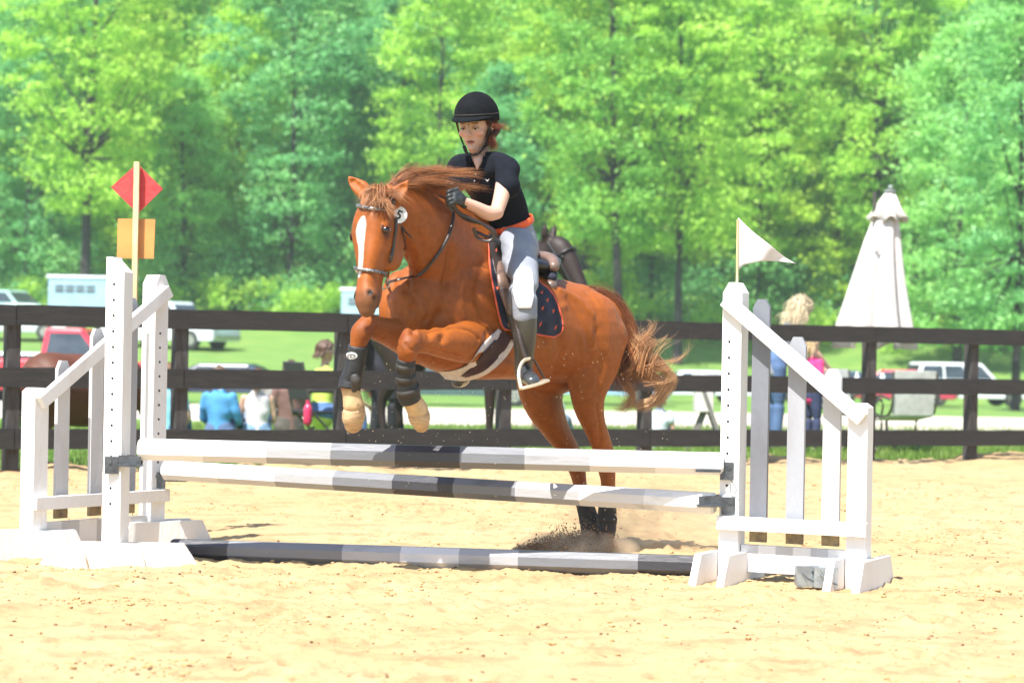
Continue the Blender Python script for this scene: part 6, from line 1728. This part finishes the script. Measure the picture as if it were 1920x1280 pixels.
for i, px in enumerate(pxs):
    k = (0, 3, 2, 4, 0, 3, 4, 3, 0, 4, 2, 2, 0, 2, 0, 2, 2, 3, 3, 4)[i]
    tree(px + r2.uniform(-14, 14), 102 + r2.uniform(-4, 6), k, KIND[k] + ', %s from the left in the front row of the wood' % ORD[i], sc=r2.uniform(.8, 1.05), rz=r2.uniform(0, 6.28))
for i in range(19):
    px = -40 + i * 108 + r2.uniform(-20, 20); k = r2.choice((0, 1, 2, 3, 3) if px > 900 else (0, 3, 3, 4, 1))
    tree(px, 116 + r2.uniform(-4, 5), k, KIND[k] + ', %s from the left in the second row of the wood' % ORD[i], sc=r2.uniform(.95, 1.2), rz=r2.uniform(0, 6.28), group='trees in the second row of the wood')
for row, D in enumerate((132, 148)):
    for i in range(18):
        px = -30 + i * 114 + r2.uniform(-25, 25) + 50 * row; k = r2.choice((0, 2, 3, 3, 1))
        tree(px, D + r2.uniform(-5, 5), k, KIND[k] + ', %s from the left in the %s row of the wood' % (ORD[i], ('third', 'fourth')[row]), sc=r2.uniform(1.0, 1.3), rz=r2.uniform(0, 6.28), group='trees on the wooded slope', nl=10)
# far wooded hillside reads as one mass
rsn = np.random.RandomState(77)
def mass(name, n, xr, yr, hgt, leaf, m, label, clump=1.5, ncl=900):
    cx2 = rsn.uniform(*xr, ncl); cy2 = rsn.uniform(*yr, ncl); ch = hgt * (.1 + .9 * rsn.rand(ncl))
    i = rsn.randint(0, ncl, n); p = np.stack([cx2[i], cy2[i], terrain(cx2[i], cy2[i]) + ch[i]], 1) + rsn.randn(n, 3) * np.array([clump, clump, clump * .6])
    nv = rsn.randn(n, 3) + np.array([0, -.3, .7]); nv /= np.linalg.norm(nv, axis=1)[:, None]
    t = np.cross(nv, rsn.randn(n, 3)); t /= np.linalg.norm(t, axis=1)[:, None]; bt = np.cross(nv, t); sz = leaf * (.6 + .8 * rsn.rand(n))[:, None]
    V = np.stack([p - t * sz, p - bt * sz * .6, p + t * sz, p + bt * sz * .6], 1)
    o = link(name, quads_mesh(name, V, m, rsn.rand(n))); return tag(o, label, kind='stuff')
mass('wooded_hillside', 150000, (-75, 75), (158, 235), 12, .42, M_leaf2, 'far wooded hillside rising behind the trees', 1.7, 1500)
mass('undergrowth', 90000, (-34, 34), (99, 112), 3.6, .10, M_leaf2, 'dense low undergrowth in the shade at the edge of the wood', .55, 620)
mass('undergrowth', 24000, (-32, 32), (96, 99.5), 1.7, .10, M_leafy, 'pale green bushes at the foot of the trees', .40, 150)

# grass tufts close behind the fence
n = 60000
gxx = rsn.uniform(-9, 11, n); gyy = fence_y(gxx) + .35 + rsn.rand(n) ** 1.4 * 13
gzz = terrain(gxx, gyy); hh = .05 + .07 * rsn.rand(n); a = rsn.rand(n) * 6.28; w_ = .006 + .005 * rsn.rand(n)
dx, dy = np.cos(a) * w_, np.sin(a) * w_; lx, ly = rsn.randn(n) * .03, rsn.randn(n) * .03
V = np.stack([np.stack([gxx - dx, gyy - dy, gzz - .02], 1), np.stack([gxx + dx, gyy + dy, gzz - .02], 1), np.stack([gxx + lx + dx * .2, gyy + ly + dy * .2, gzz + hh], 1), np.stack([gxx + lx - dx * .2, gyy + ly - dy * .2, gzz + hh], 1)], 1)
tag(link('grass_tufts', quads_mesh('grass_tufts', V, M_grassblade)), 'rough grass tufts behind the fence', kind='stuff')

# ================================================================== flying sand and dust under the hind feet
rd = np.random.RandomState(8)
def grains(name, P3, sz, m, label):
    n = len(P3); bv = np.array([(1, 0, 0), (-.5, .87, 0), (-.5, -.87, 0), (0, 0, 1.2), (0, 0, -1.0)]); bf = np.array([(0, 1, 3), (1, 2, 3), (2, 0, 3), (1, 0, 4), (2, 1, 4), (0, 2, 4)])
    V = P3[:, None, :] + bv[None] * sz[:, None, None] * (1 + .5 * (rd.rand(n, 5, 1) - .5)); F_ = (bf[None] + (np.arange(n) * 5)[:, None, None]).reshape(-1, 3)
    me = bpy.data.meshes.new(name); me.from_pydata(V.reshape(-1, 3).tolist(), [], F_.tolist()); me.materials.append(m); me.update(); return tag(link(name, me), label, kind='stuff')
q0 = P(980, 1032, 11.40); q1 = P(1150, 1026, 11.55)
n = 9000; u = rd.rand(n) ** .8
pp = np.array(q0)[None] * (1 - u)[:, None] + np.array(q1)[None] * u[:, None]
hgt_ = .010 + .058 * np.sin(np.clip(u, 0, 1) * 2.6) ** 1.0
pp = pp + np.stack([rd.randn(n) * .03, rd.randn(n) * .09, np.abs(rd.randn(n)) * hgt_ * .75], 1); pp[:, 2] = np.maximum(pp[:, 2], .004) - .0
grains('flying_sand', pp, .0012 + .0055 * rd.rand(n) ** 3, mat('kicked_sand', (.36, .21, .10), .9, (.20, .11, .05), 40), 'dark sand kicked up by the hind feet')
n = 520
pp = np.array([tuple(P(rd.uniform(620, 1260), rd.uniform(640, 1010), rd.uniform(10.2, 11.6))) for _ in range(n)])
grains('flying_grains', pp, .0012 + .0016 * rd.rand(n), mat('pale_grain', (.75, .62, .42), .8), 'pale sand grains flying in the air round the horse')
# dust hanging in the air
def dust(name, label, c_, r_, dens, seed):
    b = MB(); b.ell((0, 0, 0), r_, None, 20, 12); m = bpy.data.materials.new(name); m.use_nodes = True; nt = m.node_tree; nn = nt.nodes; l = nt.links
    nn.remove(nn['Principled BSDF']); v = nn.new('ShaderNodeVolumePrincipled'); v.inputs['Color'].default_value = (.78, .62, .44, 1)
    tc = nn.new('ShaderNodeTexCoord'); nz = nn.new('ShaderNodeTexNoise'); nz.inputs['Scale'].default_value = 5; nz.inputs['Detail'].default_value = 3; nz.inputs['Distortion'].default_value = .6
    l.new(tc.outputs['Object'], nz.inputs['Vector'])
    mp = nn.new('ShaderNodeMapping'); mp.inputs['Scale'].default_value = tuple(1 / q for q in r_); l.new(tc.outputs['Object'], mp.inputs[0])
    ln = nn.new('ShaderNodeVectorMath'); ln.operation = 'LENGTH'; l.new(mp.outputs[0], ln.inputs[0])
    fr = nn.new('ShaderNodeMapRange'); fr.inputs[1].default_value = 1; fr.inputs[2].default_value = .15; l.new(ln.outputs['Value'], fr.inputs[0])
    nr = nn.new('ShaderNodeMapRange'); nr.inputs[1].default_value = .38; nr.inputs[2].default_value = .68; l.new(nz.outputs['Fac'], nr.inputs[0])
    mu = nn.new('ShaderNodeMath'); mu.operation = 'MULTIPLY'; l.new(fr.outputs[0], mu.inputs[0]); l.new(nr.outputs[0], mu.inputs[1])
    m2 = nn.new('ShaderNodeMath'); m2.operation = 'MULTIPLY'; m2.inputs[1].default_value = dens; l.new(mu.outputs[0], m2.inputs[0]); l.new(m2.outputs[0], v.inputs['Density'])
    l.new(v.outputs[0], nn['Material Output'].inputs['Volume'])
    o = b.build(name, m); o.location = c_; return tag(o, label, kind='stuff')
dust('dust_cloud', 'puff of dust round the hind hooves', P(1080, 1028, 11.45), (.36, .26, .11), 36, 1)
dust('dust_cloud', 'thin dust drifting right of the hind legs', P(1215, 985, 11.9), (.60, .35, .32), 5, 2)

# ================================================================== air
b = MB(); b.box((0, 112, 32), (232, 290, 70)); hm_ = bpy.data.materials.new('haze'); hm_.use_nodes = True
nt = hm_.node_tree; nt.nodes.remove(nt.nodes['Principled BSDF']); hv = nt.nodes.new('ShaderNodeVolumePrincipled')
hv.inputs['Color'].default_value = (.80, .92, 1.0, 1); hv.inputs['Density'].default_value = HAZE
nt.links.new(hv.outputs[0], nt.nodes['Material Output'].inputs['Volume'])
tag(b.build('haze', hm_), 'pale summer haze over the field and the wood', kind='stuff')
